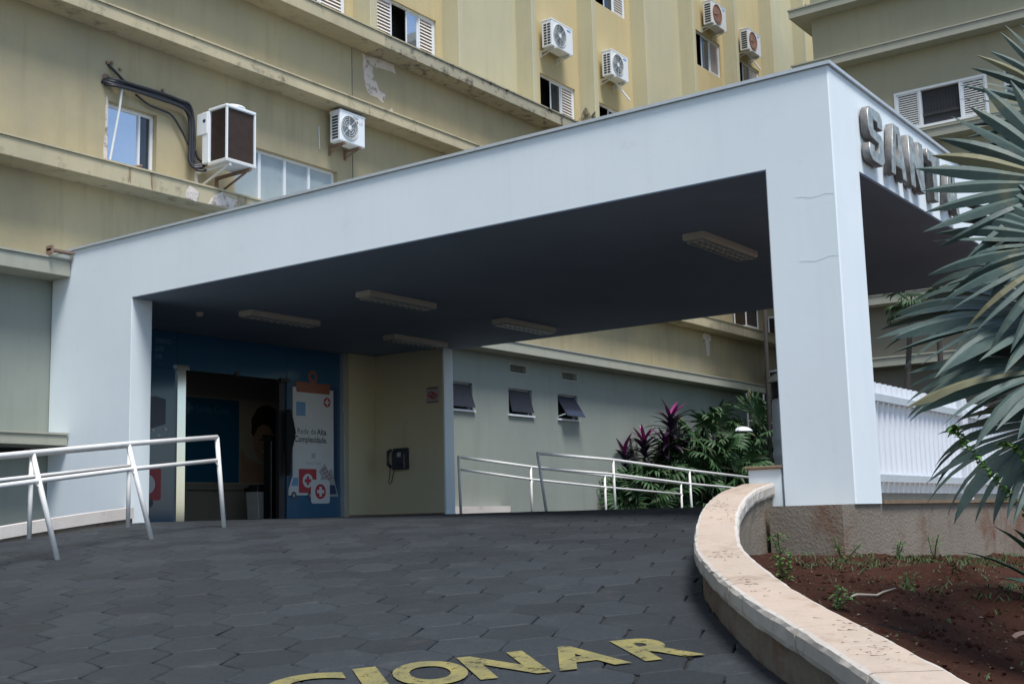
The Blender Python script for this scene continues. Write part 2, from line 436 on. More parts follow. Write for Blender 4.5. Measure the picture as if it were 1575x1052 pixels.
for n_, (dep, c, px, py) in enumerate(cells):
    pg_ = paver_geo(c)
    if pg_ is None: continue
    vv, ff = pg_; tone = rnd.uniform(-.04, .34)
    ff = [tuple(reversed(q)) if k else q for k, q in enumerate(ff)]
    if n_ < 300:
        m_ = MB().add(vv, ff); o = m_.build('paver', 'paver', ramp_o); tone_attr(o.data, [tone]*len(ff))
    else:
        rest.add(vv, ff); rest_t += [tone]*len(ff)
o = rest.build('far_pavers', 'paver', ramp_o); tone_attr(o.data, rest_t); o['kind'] = 'stuff'
# painted word on the ramp
rt = thing('road_lettering', 'worn yellow block letters painted across the dark hexagonal pavers', 'road marking', (5.0, 3.3, -.7))
GL = [('C', 4.13, .39), ('I', 4.57, .115), ('O', 4.73, .35), ('N', 5.09, .34), ('A', 5.47, .36), ('R', 5.90, .31)]
base0 = Vector((5.2, 2.99))      # foot of the R
for ch, s0, wdt in GL:
    me = text_mesh(ch, 1.0, .042, res=6)
    vx = [v.co for v in me.vertices]; x0, x1 = min(v.x for v in vx), max(v.x for v in vx); z0, z1 = min(v.y for v in vx), max(v.y for v in vx)
    bm = bmesh.new(); bm.from_mesh(me)
    for k in range(1, 6):
        for no, lo, hi in (((1, 0, 0), x0, x1), ((0, 1, 0), z0, z1)):
            t = lo+(hi-lo)*k/6; bmesh.ops.bisect_plane(bm, geom=bm.verts[:]+bm.edges[:]+bm.faces[:], plane_co=(t, t, 0), plane_no=no)
    for v in bm.verts:
        u_, t_ = (v.co.x-x0)/(x1-x0), (v.co.y-z0)/(z1-z0)
        q = base0+bdir*(s0-5.90+u_*wdt)+tdir*(t_*.5); v.co = (q.x, q.y, H(q.x, q.y)+.0075)
    bm.to_mesh(me); bm.free(); me.materials.clear(); me.materials.append(MATS['road_paint'])
    o = bpy.data.objects.new('letter', me); col.objects.link(o); attach(o, rt)

# ------------------------------------------------------------------ planter
def sz(x, y):
    b = -.35-.039*(x-9.67)+.208*(y-3.67)
    b = max(b, -1.5)
    return b+.035*noise.noise((x*1.3, y*1.3, 0))+.02*noise.noise((x*4, y*4, 3))+.17*math.exp(-((x-8.9)**2+(y-2.55)**2)/.12)+.10*math.exp(-((x-8.3)**2+(y-2.15)**2)/.10)+.012*noise.noise((x*11, y*11, 5))
mb = MB(); n1, n2 = 130, 70
xsoil = [-1+.15*i for i in range(n1)]
for x in xsoil:
    y1 = min(yc(x)-.1, 3.72) if x < 10 else 3.72
    for j in range(n2+1):
        t = (j/n2)**1.0; y = -7+(y1+7)*t; mb.v.append((x, y, sz(x, y)))
for i in range(n1-1):
    for j in range(n2):
        a = i*(n2+1)+j; mb.f.append([a, a+n2+1, a+n2+2, a+1]); mb.m.append(0)
soil = mb.build('soil_bed', 'soil', smooth=True); tag(soil, kind='structure')
# curved low wall
pw = thing('planter_wall', 'curved low wall with pinkish coping around the earth bed', 'wall', (7, 3.3, -.6))
def off(i, d):
    a = CP[max(0, i-1)]; b = CP[min(len(CP)-1, i+1)]; t = (b-a).normalized(); n_ = Vector((t.y, -t.x)); q = CP[i]+n_*d; return q
def ctop(i):
    t = max(0, min(1, (CP[i].x-7.2)/2.4)); t = t*t*(3-2*t)
    return H(CP[i].x, CP[i].y)+.295+.105*t
def sweep(mb, i0, i1, prof, mats=None, wob=0, e0=0, e1=0):
    """prof: outline (offset from the outer edge, height); mats: one material per outline edge"""
    k = len(prof); rings = []
    for i in range(i0, i1+1):
        ring = []; tan = (CP[min(len(CP)-1, i+1)]-CP[max(0, i-1)]).normalized(); sh = e0 if i == i0 else (-e1 if i == i1 else 0)
        for j, (d, dz) in enumerate(prof):
            q = off(i, d)+tan*sh; z = ctop(i)+dz if dz > -5 else -1.9
            if wob:
                w_ = wob*noise.noise((q.x*7, q.y*7, z*9+j)); w2 = wob*.8*noise.noise((q.x*19, q.y*19, z*17+j*3)); e = off(i, d+w_+w2)+tan*sh; q = e; z += (w_-w2)*.7
            ring.append((q.x, q.y, z))
        rings.append(ring)
    o_ = len(mb.v); mb.v += [q for g_ in rings for q in g_]
    for j in range(k):
        if mats: mb.use(mats[j])
        for a_ in range(len(rings)-1):
            mb.f.append([o_+q for q in (a_*k+j, (a_+1)*k+j, (a_+1)*k+(j+1) % k, a_*k+(j+1) % k)]); mb.m.append(mb.cur)
    n_ = len(rings)-1
    mb.f += [[o_+q for q in range(k-1, -1, -1)], [o_+n_*k+q for q in range(k)]]; mb.m += [mb.cur]*2
N_ = len(CP)-1
mb = MB(); sweep(mb, 0, N_, [(.05, -.10), (.048, -.22), (.05, -.34), (.05, -9), (.27, -9), (.27, -.40), (.272, -.25), (.27, -.10)], None, .012); mb.build('wall_body', 'roughcast', pw)
mb = MB(); sweep(mb, 0, N_, [(.02, -.018), (.02, -.11), (.28, -.11), (.28, -.018)]); mb.build('mortar_bed', 'moss', pw)
joints = [0, 16, 34, 50, 68, 84, 100, 116, 130, 144, N_]
cs, ct = 'coping_side', 'coping'
for a, b in zip(joints, joints[1:]):
    mb = MB()
    sweep(mb, a, b, [(.026, 0), (.008, -.008), (0, -.028), (.002, -.085), (.010, -.112), (.29, -.112), (.298, -.09), (.30, -.028), (.292, -.008), (.272, 0), (.19, .002), (.11, .002)],
          [cs, cs, cs, cs, cs, cs, cs, cs, cs, ct, ct, ct],   .006, .007, .007)
    mb.build('coping_stone', None, pw, smooth=False)
# straight plinth carrying the column and the ribbed screen
pl = thing('plinth_wall', 'rough brown plinth wall under the white column and ribbed screen', 'wall', (13, 4, -.6))
MB().box(9.72, 26, 3.69, 4.33, -1.9, .06).build('wall_body', 'roughcast', pl)
MB().box(10.02, 26, 4.335, 4.64, -1.9, .385).build('rear_upstand', 'column_white', pl)
MB().box(9.99, 26, 4.315, 4.67, .385, .415).build('mossy_cap', 'moss', pl, bevel=.008)
MB().box(10.66, 26, 3.66, 4.30, .06, .095).build('top_slab', 'moss', pl)

# ------------------------------------------------------------------ canopy
cn = thing('entrance_canopy', 'big white entrance canopy with deep beam and square corner column', 'canopy', (13.5, 9.4, .1))
ZS, ZT = 3.06, 3.885
MB().prism([(10, 15.13), (10, 3.682), (10.012, 3.67), (17, 3.67), (17, 15.13), (16.7, 15.13), (16.7, 4.0), (10.335, 4.0), (10.335, 15.13)], 'z', ZS, ZT).build('roof_beam', 'canopy_white', cn)
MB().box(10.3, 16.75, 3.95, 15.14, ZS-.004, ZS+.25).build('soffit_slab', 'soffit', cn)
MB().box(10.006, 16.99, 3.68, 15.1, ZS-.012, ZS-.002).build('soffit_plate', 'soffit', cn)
MB().box(9.972, 10.36, 3.642, 15.12, ZT+.004, ZT+.035).build('flashing', 'flashing', cn)
MB().box(10.364, 17.03, 3.642, 4.02, ZT+.003, ZT+.034).build('flashing', 'flashing', cn)
MB().prism([(10, 3.682), (10.012, 3.67), (10.625, 3.67), (10.637, 3.682), (10.637, 4.30), (10.625, 4.312), (10.012, 4.312), (10, 4.30)], 'z', .062, ZS).build('column', 'column_white', cn)
MB().prism([(10, 13.345), (10.005, 13.34), (10.325, 13.34), (10.335, 13.35), (10.335, 15.13), (10, 15.13)], 'z', -1.5, ZS).build('pier', 'canopy_white', cn)
MB().box(16.61, 16.85, 13.40, 15.14, -.3, ZS).use('porch_wall').build('side_wall', 'porch_wall', cn)
MB().box(16.605, 16.86, 13.385, 13.42, -.3, ZS-.006).build('wall_end_trim', 'canopy_white', cn)
MB().box(15.92, 16.607, 15.02, 15.14, -.3, ZS-.006).build('return_wall', 'porch_wall', cn)
MB().box(15.925, 16.60, 15.0, 15.02, .09, .17).box(16.59, 16.606, 13.42, 15.0, .09, .17).build('skirting', 'bracket_rust', cn)
# hairline cracks on the column head
for z0 in (2.73, 2.18):
    p = [(9.9985, 3.69+.07*k, z0+.012*math.sin(k*1.7)+.01*k*(.3 if z0 > 2.5 else -.3)) for k in range(6)]
    MB().tube(p, .0008, 4).build('hairline_crack', 'crack_grey', cn)
    p = [(10.02+.07*k, 3.6705, z0-.02+.015*math.sin(k*2.1)-.02*k) for k in range(4)]
    MB().tube(p, .0008, 4).build('hairline_crack', 'crack_grey', cn)
# flashing bracket at the building end
mb = MB().box(9.62, 9.98, 14.62, 14.72, 3.83, 3.86).box(9.62, 9.65, 14.6, 14.74, 3.78, 3.90); o = mb.build('steel_bar_end', 'bracket_rust'); tag(o, 'short rusty metal bar end sticking out at the canopy roof corner', 'metal bar')

# ceiling lights
lt = thing('ceiling_light', 'long ceiling light nearest the blue glass entrance, on the left side', 'ceiling light', (12.35, 13.0, ZS), 'surface ceiling lights under the canopy')
MB().prism([(12.87, ZS-.014), (13.13, ZS-.014), (13.13, ZS-.075), (13.115, ZS-.09), (12.885, ZS-.09), (12.87, ZS-.075)], 'x', 11.66, 13.04).build('housing', 'light_body', lt)
mb = MB()
for k in range(11): mb.box(11.72+k*.125, 11.735+k*.125, 12.90, 13.10, ZS-.112, ZS-.092)
mb.box(11.70, 13.0, 12.895, 12.905, ZS-.112, ZS-.0915).box(11.70, 13.0, 13.095, 13.105, ZS-.112, ZS-.0915).build('louvre', 'light_louvre', lt)
MB().tube([(11.72, 12.96, ZS-.097), (12.98, 12.96, ZS-.097)], .008, 6).build('tube', 'tube_glass', lt)
MB().tube([(11.72, 13.04, ZS-.097), (12.98, 13.04, ZS-.097)], .008, 6).build('tube', 'tube_glass', lt)
for dx, dy, lab in ((.07, -2.2, 'long ceiling light in the middle of the soffit, second from the entrance'), (3.12, .05, 'long ceiling light beside the cream wall, nearest the telephone'), (3.12, -2.18, 'long ceiling light in the far right middle of the soffit'), (.04, -7.08, 'long ceiling light closest to the white corner column')):
    c = copy_tree(lt, (dx, dy, 0)); c['label'] = lab
sm = MB().lathe((11.35, 13.6, ZS-.06), [(.02, -.01), (.05, 0), (.055, .03), (.06, .056)], 14).build('smoke_detector', 'light_body', smooth=True)
tag(sm, 'small round detector on the dark soffit near the left pier', 'detector')

# sign letters SANTA
sg = thing('sign_lettering', 'raised metal letters SANTA on the front beam of the canopy', 'sign', (12, 3.6, 3.15))
def outline_letter(ch, x0, wd, z0, hg):
    P = {'S': [[(0, .30), (0, .10), (.14, 0), (.86, 0), (1, .10), (1, .46), (.86, .56), (.34, .60), (.34, .80), (.66, .80), (.66, .70), (1, .70), (1, .90), (.86, 1), (.14, 1), (0, .90), (0, .54), (.14, .44), (.66, .40), (.66, .20), (.34, .20), (.34, .30)]],
         'A': [[(0, 0), (.25, 0), (.30, .19), (.70, .19), (.75, 0), (1, 0), (.70, 1), (.30, 1)], [(.36, .37), (.64, .37), (.53, .84), (.47, .84)]],
         'N': [[(0, 0), (.30, 0), (.30, .52), (.68, 0), (1, 0), (1, 1), (.70, 1), (.70, .48), (.32, 1), (0, 1)]],
         'T': [[(.33, 0), (.67, 0), (.67, .78), (1, .78), (1, 1), (0, 1), (0, .78), (.33, .78)]]}[ch]
    cu = bpy.data.curves.new('letter', 'CURVE'); cu.dimensions = '2D'; cu.fill_mode = 'BOTH'; cu.extrude = .034; cu.bevel_depth = .004; cu.bevel_resolution = 0
    for poly in P:
        s = cu.splines.new('POLY'); s.points.add(len(poly)-1); s.use_cyclic_u = True
        for k, q in enumerate(poly): s.points[k].co = (q[0]*wd, q[1]*hg, 0, 1)
    o = bpy.data.objects.new('letter', cu); col.objects.link(o)
    me = bpy.data.meshes.new_from_object(o.evaluated_get(bpy.context.evaluated_depsgraph_get())); bpy.data.objects.remove(o); bpy.data.curves.remove(cu)
    me.transform(Matrix.Rotation(math.pi/2, 4, 'X')); me.transform(Matrix.Translation((x0, 3.615, z0)))
    me.materials.clear(); me.materials.append(MATS['letter_metal']); me.materials.append(MATS['letter_side'])
    for p in me.polygons: p.material_index = 0 if p.normal.y < -.6 else 1
    o = bpy.data.objects.new('letter', me); col.objects.link(o); attach(o, sg)
for ch, x_, wd in (('S', 10.70, .38), ('A', 11.27, .45), ('N', 11.86, .44), ('T', 12.46, .42), ('A', 13.06, .45)): outline_letter(ch, x_, wd, 3.18, .51)

# ------------------------------------------------------------------ main building
bl = thing('main_building', 'large yellowed hospital block with ledges, fins and mounted air conditioners', 'building', (20, 15.2, -1.9))
WY = 15.15; TY = 15.62
W1 = (10.86, 11.76, 5.42, 6.42); W2 = (13.35, 15.80, 5.42, 6.40)
LW = [(18.75, 19.72, 2.24, 2.80), (20.98, 21.85, 2.24, 2.80), (22.87, 23.68, 2.24, 2.80), (28.0, 29.2, 1.35, 1.95)]
VT = [(21.03, 21.68, 3.13, 3.34), (23.05, 23.72, 3.13, 3.34)]
ENT = (10.36, 15.92, -.4, 3.05)
mb = MB(); wall_y(mb, -14, 60, 3.6, 5.2, WY, []); mb.build('wall', 'facade', bl)
mb = MB(); wall_y(mb, -14, 16.2, 5.2, 7.6, WY, [W1, W2]); mb.build('wall', 'facade', bl)
mb = MB(); wall_y(mb, 16.215, 60, 5.2, 7.6, WY, []); mb.build('wall', 'facade', bl)
mb = MB(); wall_y(mb, -14, 16.2, 7.6, 9.4, WY, []); mb.build('wall', 'facade_pale', bl)
mb = MB(); wall_y(mb, 16.215, 60, 7.6, 9.4, WY, []); mb.build('wall', 'facade', bl)
MB().box(16.19, 16.225, WY+.012, WY+.05, 5.2, 9.4).build('expansion_joint', 'dark_gap', bl)
mb = MB(); wall_y(mb, -14, 60, -1.95, 3.6, WY, LW+VT+[ENT, (3, 9.75, 1.02, 1.16)], .16); mb.build('wall', 'facade_low', bl)
MB().quad((3, WY+.17, 1), (9.8, WY+.17, 1), (9.8, WY+.17, 1.2), (3, WY+.17, 1.2)).build('ledge_shadow_back', 'dark_gap', bl)  # dark slot added in the wall to stand for the low ledge's shadow
# ledges (top z, thickness)
def ledge(x0, x1, zt, th, mat, front=14.70, cap=.03):
    o = MB().box(x0, x1, front, WY+.05, zt-th, zt-cap).build('ledge', mat, bl, bevel=.006)
    MB().box(x0, x1, front-.022, WY+.05, zt-cap+.002, zt).build('drip_cap', mat, o)
ledge(-14, 9.985, 3.77, .25, 'ledge_grey'); ledge(17.02, 60, 3.72, .24, 'ledge_grey')
ledge(-14, 16.2, 5.34, .30, 'ledge'); ledge(16.215, 60, 5.34, .30, 'ledge')
ledge(-14, 16.2, 7.72, .23, 'ledge'); ledge(16.215, 60, 7.72, .23, 'ledge')
ledge(-14, 16.6, 9.20, .27, 'ledge', 14.66); ledge(16.615, 26.6, 9.22, .27, 'ledge_mould'); ledge(26.61, 60, 9.22, .27, 'ledge')
o = MB().box(-14, 9.98, 14.66, WY+.03, 1.17, 1.31).build('ledge', 'ledge_grey', bl); MB().box(-14, 9.985, 14.64, WY+.03, 1.312, 1.34).build('drip_cap', 'ledge_grey', o)
MB().box(17.0, 20.6, 14.9, WY-.002, -.6, .30).build('plinth', 'kerb', bl)
# plaster patches torn off
def patch(pts, y, mat, parent, name='bare_patch', d=.006):
    MB().prism(pts, 'y', y-d, y+.002).build(name, mat, parent)
PP = [(16.51, 8.89), (16.77, 8.88), (17.41, 8.94), (17.43, 8.78), (16.91, 8.74), (16.78, 8.7), (16.8, 8.49), (16.98, 8.28), (17.15, 8.24), (17.09, 8.05), (16.85, 8.12), (16.63, 8.15), (16.56, 8.36), (16.51, 8.6)]
def rough_edge(P, a=.025, n=4):
    out = []
    for p, q in zip(P, P[1:]+P[:1]):
        for k in range(n): out.append((p[0]+(q[0]-p[0])*k/n+rnd.gauss(0, a*.5), p[1]+(q[1]-p[1])*k/n+rnd.gauss(0, a*.5)))
    return out
patch(rough_edge(PP), WY, 'bare_patch', bl)
patch(rough_edge([(17.2, 7.88), (17.4, 7.92), (17.3, 8.02)], .03, 3), WY, 'bare_patch', bl)
patch(rough_edge([(30.2, 4.75), (30.55, 4.7), (30.75, 4.85), (30.65, 5.0), (30.3, 5.0)], .03, 3), WY, 'bare_patch', bl); patch(rough_edge([(30.4, 4.75), (30.62, 4.75), (30.58, 4.42), (30.46, 4.38)], .03, 3), WY, 'bare_patch', bl, d=.008)
patch(rough_edge([(11.95, 5.06), (12.2, 5.05), (12.24, 5.2), (12.02, 5.27)], .03, 3), 14.70, 'bare_patch', bl); patch(rough_edge([(12.45, 5.06), (12.95, 5.05), (13.0, 5.2), (12.7, 5.29), (12.5, 5.2)], .03, 3), 14.70, 'bare_patch', bl)
patch([(10.80, 5.40), (10.86, 5.40), (10.86, 6.42), (10.83, 6.5), (10.81, 6.2), (10.82, 5.9), (10.795, 5.7)], WY, 'bare_patch', bl)

def streak(x0, x1, z0, z1, y, mat):
    pts = [(x0, z1), (x0+.02, z0+(z1-z0)*.3), (x0+(x1-x0)*.3, z0), (x0+(x1-x0)*.5, z0+(z1-z0)*.25), (x0+(x1-x0)*.75, z0+(z1-z0)*.08), (x1-.01, z0+(z1-z0)*.4), (x1, z1)]
    MB().add([(a_, y, b_) for a_, b_ in pts], [tuple(range(7))]).build('streak_stain', mat, bl)
for x0, x1 in ((12.55, 12.72), (12.98, 13.22), (11.3, 11.45), (10.88, 10.98)): streak(x0, x1, 5.04, 5.305, 14.6985, 'rust_streak')
# lower facade windows
def frame_rect(mb, x0, x1, z0, z1, y0, y1, t):
    mb.box(x0, x0+t, y0, y1, z0, z1).box(x1-t, x1, y0, y1, z0, z1).box(x0+t+.0005, x1-t-.0005, y0+.001, y1-.001, z0, z0+t).box(x0+t+.0005, x1-t-.0005, y0+.001, y1-.001, z1-t, z1); return mb
a, b, c, d = W1
wn = frame_rect(MB(), a, b, c, d, WY+.10, WY+.15, .05).box(a+.63, a+.66, WY+.095, WY+.14, c+.05, d-.05).build('window', 'window_white', bl)
MB().quad((a+.05, WY+.125, c+.05), (a+.63, WY+.125, c+.05), (a+.63, WY+.125, d-.05), (a+.05, WY+.125, d-.05)).build('pane', 'pane_mirror', wn)
MB().quad((a+.66, WY+.13, c+.05), (b-.05, WY+.13, c+.05), (b-.05, WY+.13, d-.05), (a+.66, WY+.13, d-.05)).build('pane', 'pane_dark', wn)
a, b, c, d = W2
mb = frame_rect(MB(), a, b, c, d, WY+.10, WY+.15, .045)
cuts = [a+.045+(b-a-.09)*k/4 for k in range(5)]
for q in cuts[1:4]: mb.box(q-.03, q+.03, WY+.095, WY+.145, c+.046, d-.046)
wn = mb.build('window', 'window_white', bl)
for k in range(4): MB().quad((cuts[k], WY+.125, c+.04), (cuts[k+1], WY+.125, c+.04), (cuts[k+1], WY+.125, d-.04), (cuts[k], WY+.125, d-.04)).build('pane', 'pane_frosted', wn)
MB().prism([(15.37, 5.95), (15.5, 6.02), (15.62, 6.0), (15.74, 6.06), (15.74, 5.9), (15.66, 5.80), (15.45, 5.85), (15.40, 5.88)], 'y', WY+.119, WY+.123).build('broken_glass_hole', 'dark_gap', wn)
# small tilting lavatory windows and louvre vents
for k, (a, b, c, d) in enumerate(LW[:3]):
    wn = frame_rect(MB(), a, b, c, d, WY+.09, WY+.14, .03).box(a-.04, b+.04, WY-.05, WY+.1, c-.035, c+.002).build('window', 'window_white', bl)
    MB().quad((a, WY+.155, c), (b, WY+.155, c), (b, WY+.155, d), (a, WY+.155, d)).build('opening', 'room_dark', wn)
    t = (.16, .14, .30)[k]
    q = MB().prism([(WY+.08, d-.03), (WY+.06, d-.03), (WY+.06-t, c+.06), (WY+.08-t, c+.05)], 'x', a+.035, b-.035).build('sash', 'pane_film', wn)
    if k == 2: MB().tube([(a+.05, WY+.08, c+.05), (a+.05, WY-.18, c+.10)], .012, 6).build('stay_arm', 'window_white', wn)
a, b, c, d = LW[3]
wn = frame_rect(MB(), a, b, c, d, WY+.09, WY+.14, .03).build('window', 'dark_frame', bl); MB().quad((a, WY+.13, c), (b, WY+.13, c), (b, WY+.13, d), (a, WY+.13, d)).build('pane', 'pane_mirror', wn)
for a, b, c, d in VT:
    vt_ = frame_rect(MB(), a, b, c, d, WY-.01, WY+.1, .025).build('louvre_vent', 'ledge_grey', bl)
    MB().quad((a, WY+.12, c), (b, WY+.12, c), (b, WY+.12, d), (a, WY+.12, d)).build('vent_back', 'room_dark', vt_)
    for k in range(4): MB().prism([(WY+.0, c+.02+k*.045), (WY+.0, c+.03+k*.045), (WY+.08, c+.055+k*.045), (WY+.08, c+.045+k*.045)], 'x', a+.026, b-.026).build('slat', 'ledge_grey', vt_)

# tower with fins
FX = [8.5, 11.25, 14.0, 16.75, 19.53, 22.30, 25.0, 27.72, 30.6, 33.52, 36.42, 39.3, 42.2, 45.1]
PALE = {19.53, 27.72, 36.42, 11.25, 45.1}
ZTOP = 21.5
MB().box(-14, 60, TY+.9, TY+8, 9.3, ZTOP+.2).build('core', 'room_dark', bl)
MB().box(-14, 60, WY, TY+1, 9.3, 9.41).build('terrace_slab', 'ledge', bl)
TW = {}
for k, x0 in enumerate(FX[:-1]):
    x1 = FX[k+1]; holes = []
    if x0 not in PALE:
        for z0 in (9.50, 13.33, 17.2): holes.append((x0+.95 if x0 > 17 else x0+.70, x1-.20, z0, z0+1.10))
    mb = MB(); wall_y(mb, x0, x1, 9.4, ZTOP, TY, holes, .12); mb.build('wall_panel', 'tower_pale' if x0 in PALE else 'tower_yellow', bl)
    TW[x0] = holes
MB().quad((-14, TY, 9.4), (8.5, TY, 9.4), (8.5, TY, ZTOP), (-14, TY, ZTOP)).build('wall_panel', 'tower_yellow', bl)
MB().quad((45.1, TY, 9.4), (60, TY, 9.4), (60, TY, ZTOP), (45.1, TY, ZTOP)).build('wall_panel', 'tower_yellow', bl)
for x0 in FX:
    MB().box(x0, x0+.17, WY+.01, TY+.01, 9.411, ZTOP).build('fin', 'tower_pale', bl, bevel=.01)
MB().box(-14, 60, WY-.3, TY+8, ZTOP+.2, ZTOP+.5).build('roof_slab', 'ledge', bl)
# black mould at the foot of one fin
MB().add([(24.998, 15.165, 9.43), (24.998, 15.60, 9.43), (24.998, 15.60, 9.95), (24.998, 15.45, 10.2), (24.998, 15.3, 9.9), (24.998, 15.165, 10.0)], [(0, 1, 2, 3, 4, 5)]).build('mould_stain', 'mould', bl)
patch(rough_edge([(24.4, 9.43), (24.98, 9.43), (24.98, 9.9), (24.8, 9.75), (24.6, 9.7)]), TY-.001, 'mould', bl, 'mould_stain', .004)
def shutter(x0, x1, z0, z1, y, parent, red=False):
    sh = frame_rect(MB(), x0, x1, z0, z1, y-.02, y+.02, .035).build('shutter', 'window_white', parent)
    mb = MB(); n_ = 13
    for k in range(n_):
        z = z0+.05+(z1-z0-.10)*(k+.5)/n_; mb.prism([(y-.018, z-.028), (y-.012, z-.034), (y+.016, z+.012), (y+.010, z+.018)], 'x', x0+.036, x1-.036)
    mb.build('louvre', 'louvre_white', sh)
    MB().quad((x0+.03, y+.022, z0+.03), (x1-.03, y+.022, z0+.03), (x1-.03, y+.022, z1-.03), (x0+.03, y+.022, z1-.03)).build('shutter_back', 'louvre_red' if red else 'room_dark', sh)
for x0, holes in TW.items():
    for a, b, c, d in holes:
        if x0 < 13: continue
        wn = frame_rect(MB(), a, b, c, d, TY+.05, TY+.11, .035).build('window', 'window_white', bl)
        w_ = b-a; four = x0 == 16.75
        s1 = a+(w_*.27 if four else 0); s2 = b-w_*(.27 if four else .36)
        if four: shutter(a+.036, s1, c+.036, d-.036, TY+.075, wn, True)
        shutter(s2, b-.036, c+.036, d-.036, TY+.075, wn, True)
        mid = s1+(s2-s1)*.56
        MB().quad((s1, TY+.5, c-.1), (s2, TY+.5, c-.1), (s2, TY+.5, d+.1), (s1, TY+.5, d+.1)).build('opening', 'room_dark', wn)
        q = frame_rect(MB(), mid, s2-.002, c+.037, d-.037, TY+.085, TY+.105, .03).build('sash', 'window_white', wn)
        MB().quad((mid+.03, TY+.095, c+.06), (s2-.03, TY+.095, c+.06), (s2-.03, TY+.095, d-.06), (mid+.03, TY+.095, d-.06)).build('pane', 'pane_mirror' if four else 'pane_dark', wn)

# entrance: blue filmed glass
en = thing('glass_entrance', 'blue printed glass entrance front with open doorway', 'entrance', (13, 15.2, .1))
GY = 15.20
MB().box(10.36, 12.26, GY, GY+.02, .10, 2.46).build('glass_panel', 'film_blue', en)
MB().box(10.36, 12.26, GY, GY+.02, 2.468, 3.05).build('glass_panel', 'film_blue', en)
MB().box(12.27, 14.58, GY, GY+.02, 2.468, 3.05).build('glass_panel', 'film_blue', en)
MB().box(14.59, 15.88, GY, GY+.02, .10, 2.46).build('glass_panel', 'film_blue', en)
MB().box(14.59, 15.88, GY, GY+.02, 2.468, 3.05).build('glass_panel', 'film_blue', en)
MB().box(12.25, 12.41, GY-.03, GY+.05, .08, 2.455).build('polished_door_edge', 'steel', en)
MB().box(12.22, 12.47, GY-.04, GY+.06, 2.456, 2.53).build('door_hinge', 'steel', en)
MB().box(14.44, 14.60, GY+.03, GY+.11, .10, 2.456).build('door_post', 'dark_frame', en)
MB().box(14.42, 14.62, GY-.03, GY+.03, 2.43, 2.50).build('door_hinge', 'dark_frame', en)
MB().box(13.42, 13.50, GY-.03, GY+.03, 2.45, 2.52).build('door_hinge', 'dark_frame', en)
MB().box(15.885, 15.93, GY-.09, GY+.04, .09, 3.05).build('jamb_strip', 'flashing', en)
def decal(pts, lvl, mat, name): return MB().prism(pts, 'y', GY-.0015-.002*lvl, GY-.0005-.002*(lvl-1)-.0003).build(name, mat, en)
def rrect(x0, x1, z0, z1, r=.05):
    out = []
    for cx, cz, a0 in ((x1-r, z1-r, 0), (x0+r, z1-r, 90), (x0+r, z0+r, 180), (x1-r, z0+r, 270)):
        out += [(cx+r*math.cos(R(a0+k*22.5)), cz+r*math.sin(R(a0+k*22.5))) for k in range(5)]
    return out
def circ(cx, cz, r, n=20): return [(cx+r*math.cos(2*math.pi*k/n), cz+r*math.sin(2*math.pi*k/n)) for k in range(n)]
def cross(cx, cz, r, t): return [(cx-t, cz-r), (cx+t, cz-r), (cx+t, cz-t), (cx+r, cz-t), (cx+r, cz+t), (cx+t, cz+t), (cx+t, cz+r), (cx-t, cz+r), (cx-t, cz+t), (cx-r, cz+t), (cx-r, cz-t), (cx-t, cz-t)]
decal(rrect(14.63, 15.83, .60, 2.42, .09), 1, 'print_navy', 'clipboard_print')
decal([(14.72, .78), (15.71, .78), (15.71, 2.37), (14.72, 2.37)], 2, 'print_white', 'paper_print')
decal(rrect(14.80, 15.62, 2.29, 2.47, .03), 3, 'print_orange', 'clip_print')
decal(circ(15.2, 2.58, .11), 1.5, 'print_orange', 'clip_ring_print'); decal(circ(15.2, 2.58, .055), 2.5, 'film_blue', 'clip_hole_print')
decal(circ(15.55, 2.15, .085), 3, 'print_red', 'badge_print'); decal(cross(15.55, 2.15, .055, .019), 4, 'print_white', 'cross_print')
decal([(14.80, 1.88), (15.02, 1.88), (15.02, 2.12), (14.80, 2.12)], 3, 'print_sky', 'notice_print')
wall_text('Rede de', 14.82, GY-.0065, 1.57, .15, 'print_text', en, 'print_lettering', sx=.92)
wall_text('Alta', 15.30, GY-.0065, 1.57, .15, 'print_text', en, 'print_lettering', offset=.0035, sx=.92)
wall_text('Complexidade.', 14.76, GY-.0065, 1.43, .15, 'print_text', en, 'print_lettering', offset=.0035, sx=.86)
for q, m_ in ((cross(15.21, 1.20, .06, .016), 'print_grey'), ): decal([(15.21+(a-15.21)*.7-(b-1.20)*.7, 1.20+(a-15.21)*.7+(b-1.20)*.7) for a, b in q], 3, m_, 'logo_print')
wall_text('Santa Casa', 15.21, GY-.0065, 1.05, .085, 'print_grey', en, 'print_lettering', align='CENTER')
decal([(14.62, .52), (15.22, .52), (15.22, .60), (15.20, .80), (14.86, .86), (14.72, .86), (14.62, .62)], 3, 'print_white', 'ambulance_print')
decal([(14.68, .68), (14.84, .68), (14.84, .82), (14.735, .82)], 4, 'print_sky', 'ambulance_window_print')
decal(rrect(14.86, 15.28, .56, .97, .02), 4, 'print_red', 'ambulance_box_print'); decal(circ(15.07, .77, .12), 5, 'print_white', 'badge_print'); decal(cross(15.07, .77, .075, .028), 6, 'print_red', 'cross_print')
for cx in (14.74, 15.13): decal(circ(cx, .52, .062), 5.5, 'print_text', 'wheel_print'); decal(circ(cx, .52, .028), 6.5, 'print_grey', 'hub_print')
decal([(15.30, .50), (15.82, .50), (15.72, .80), (15.66, .98), (15.45, .90), (15.30, .70)], 3, 'print_grey', 'bag_print'); decal([(15.58, .54), (15.78, .54), (15.73, .70), (15.58, .70)], 4, 'print_navy', 'bag_window_print')
decal([(15.34, .93), (15.48, 1.07), (15.66, .80), (15.54, .70)], 5, 'print_grey', 'pill_pack_print')
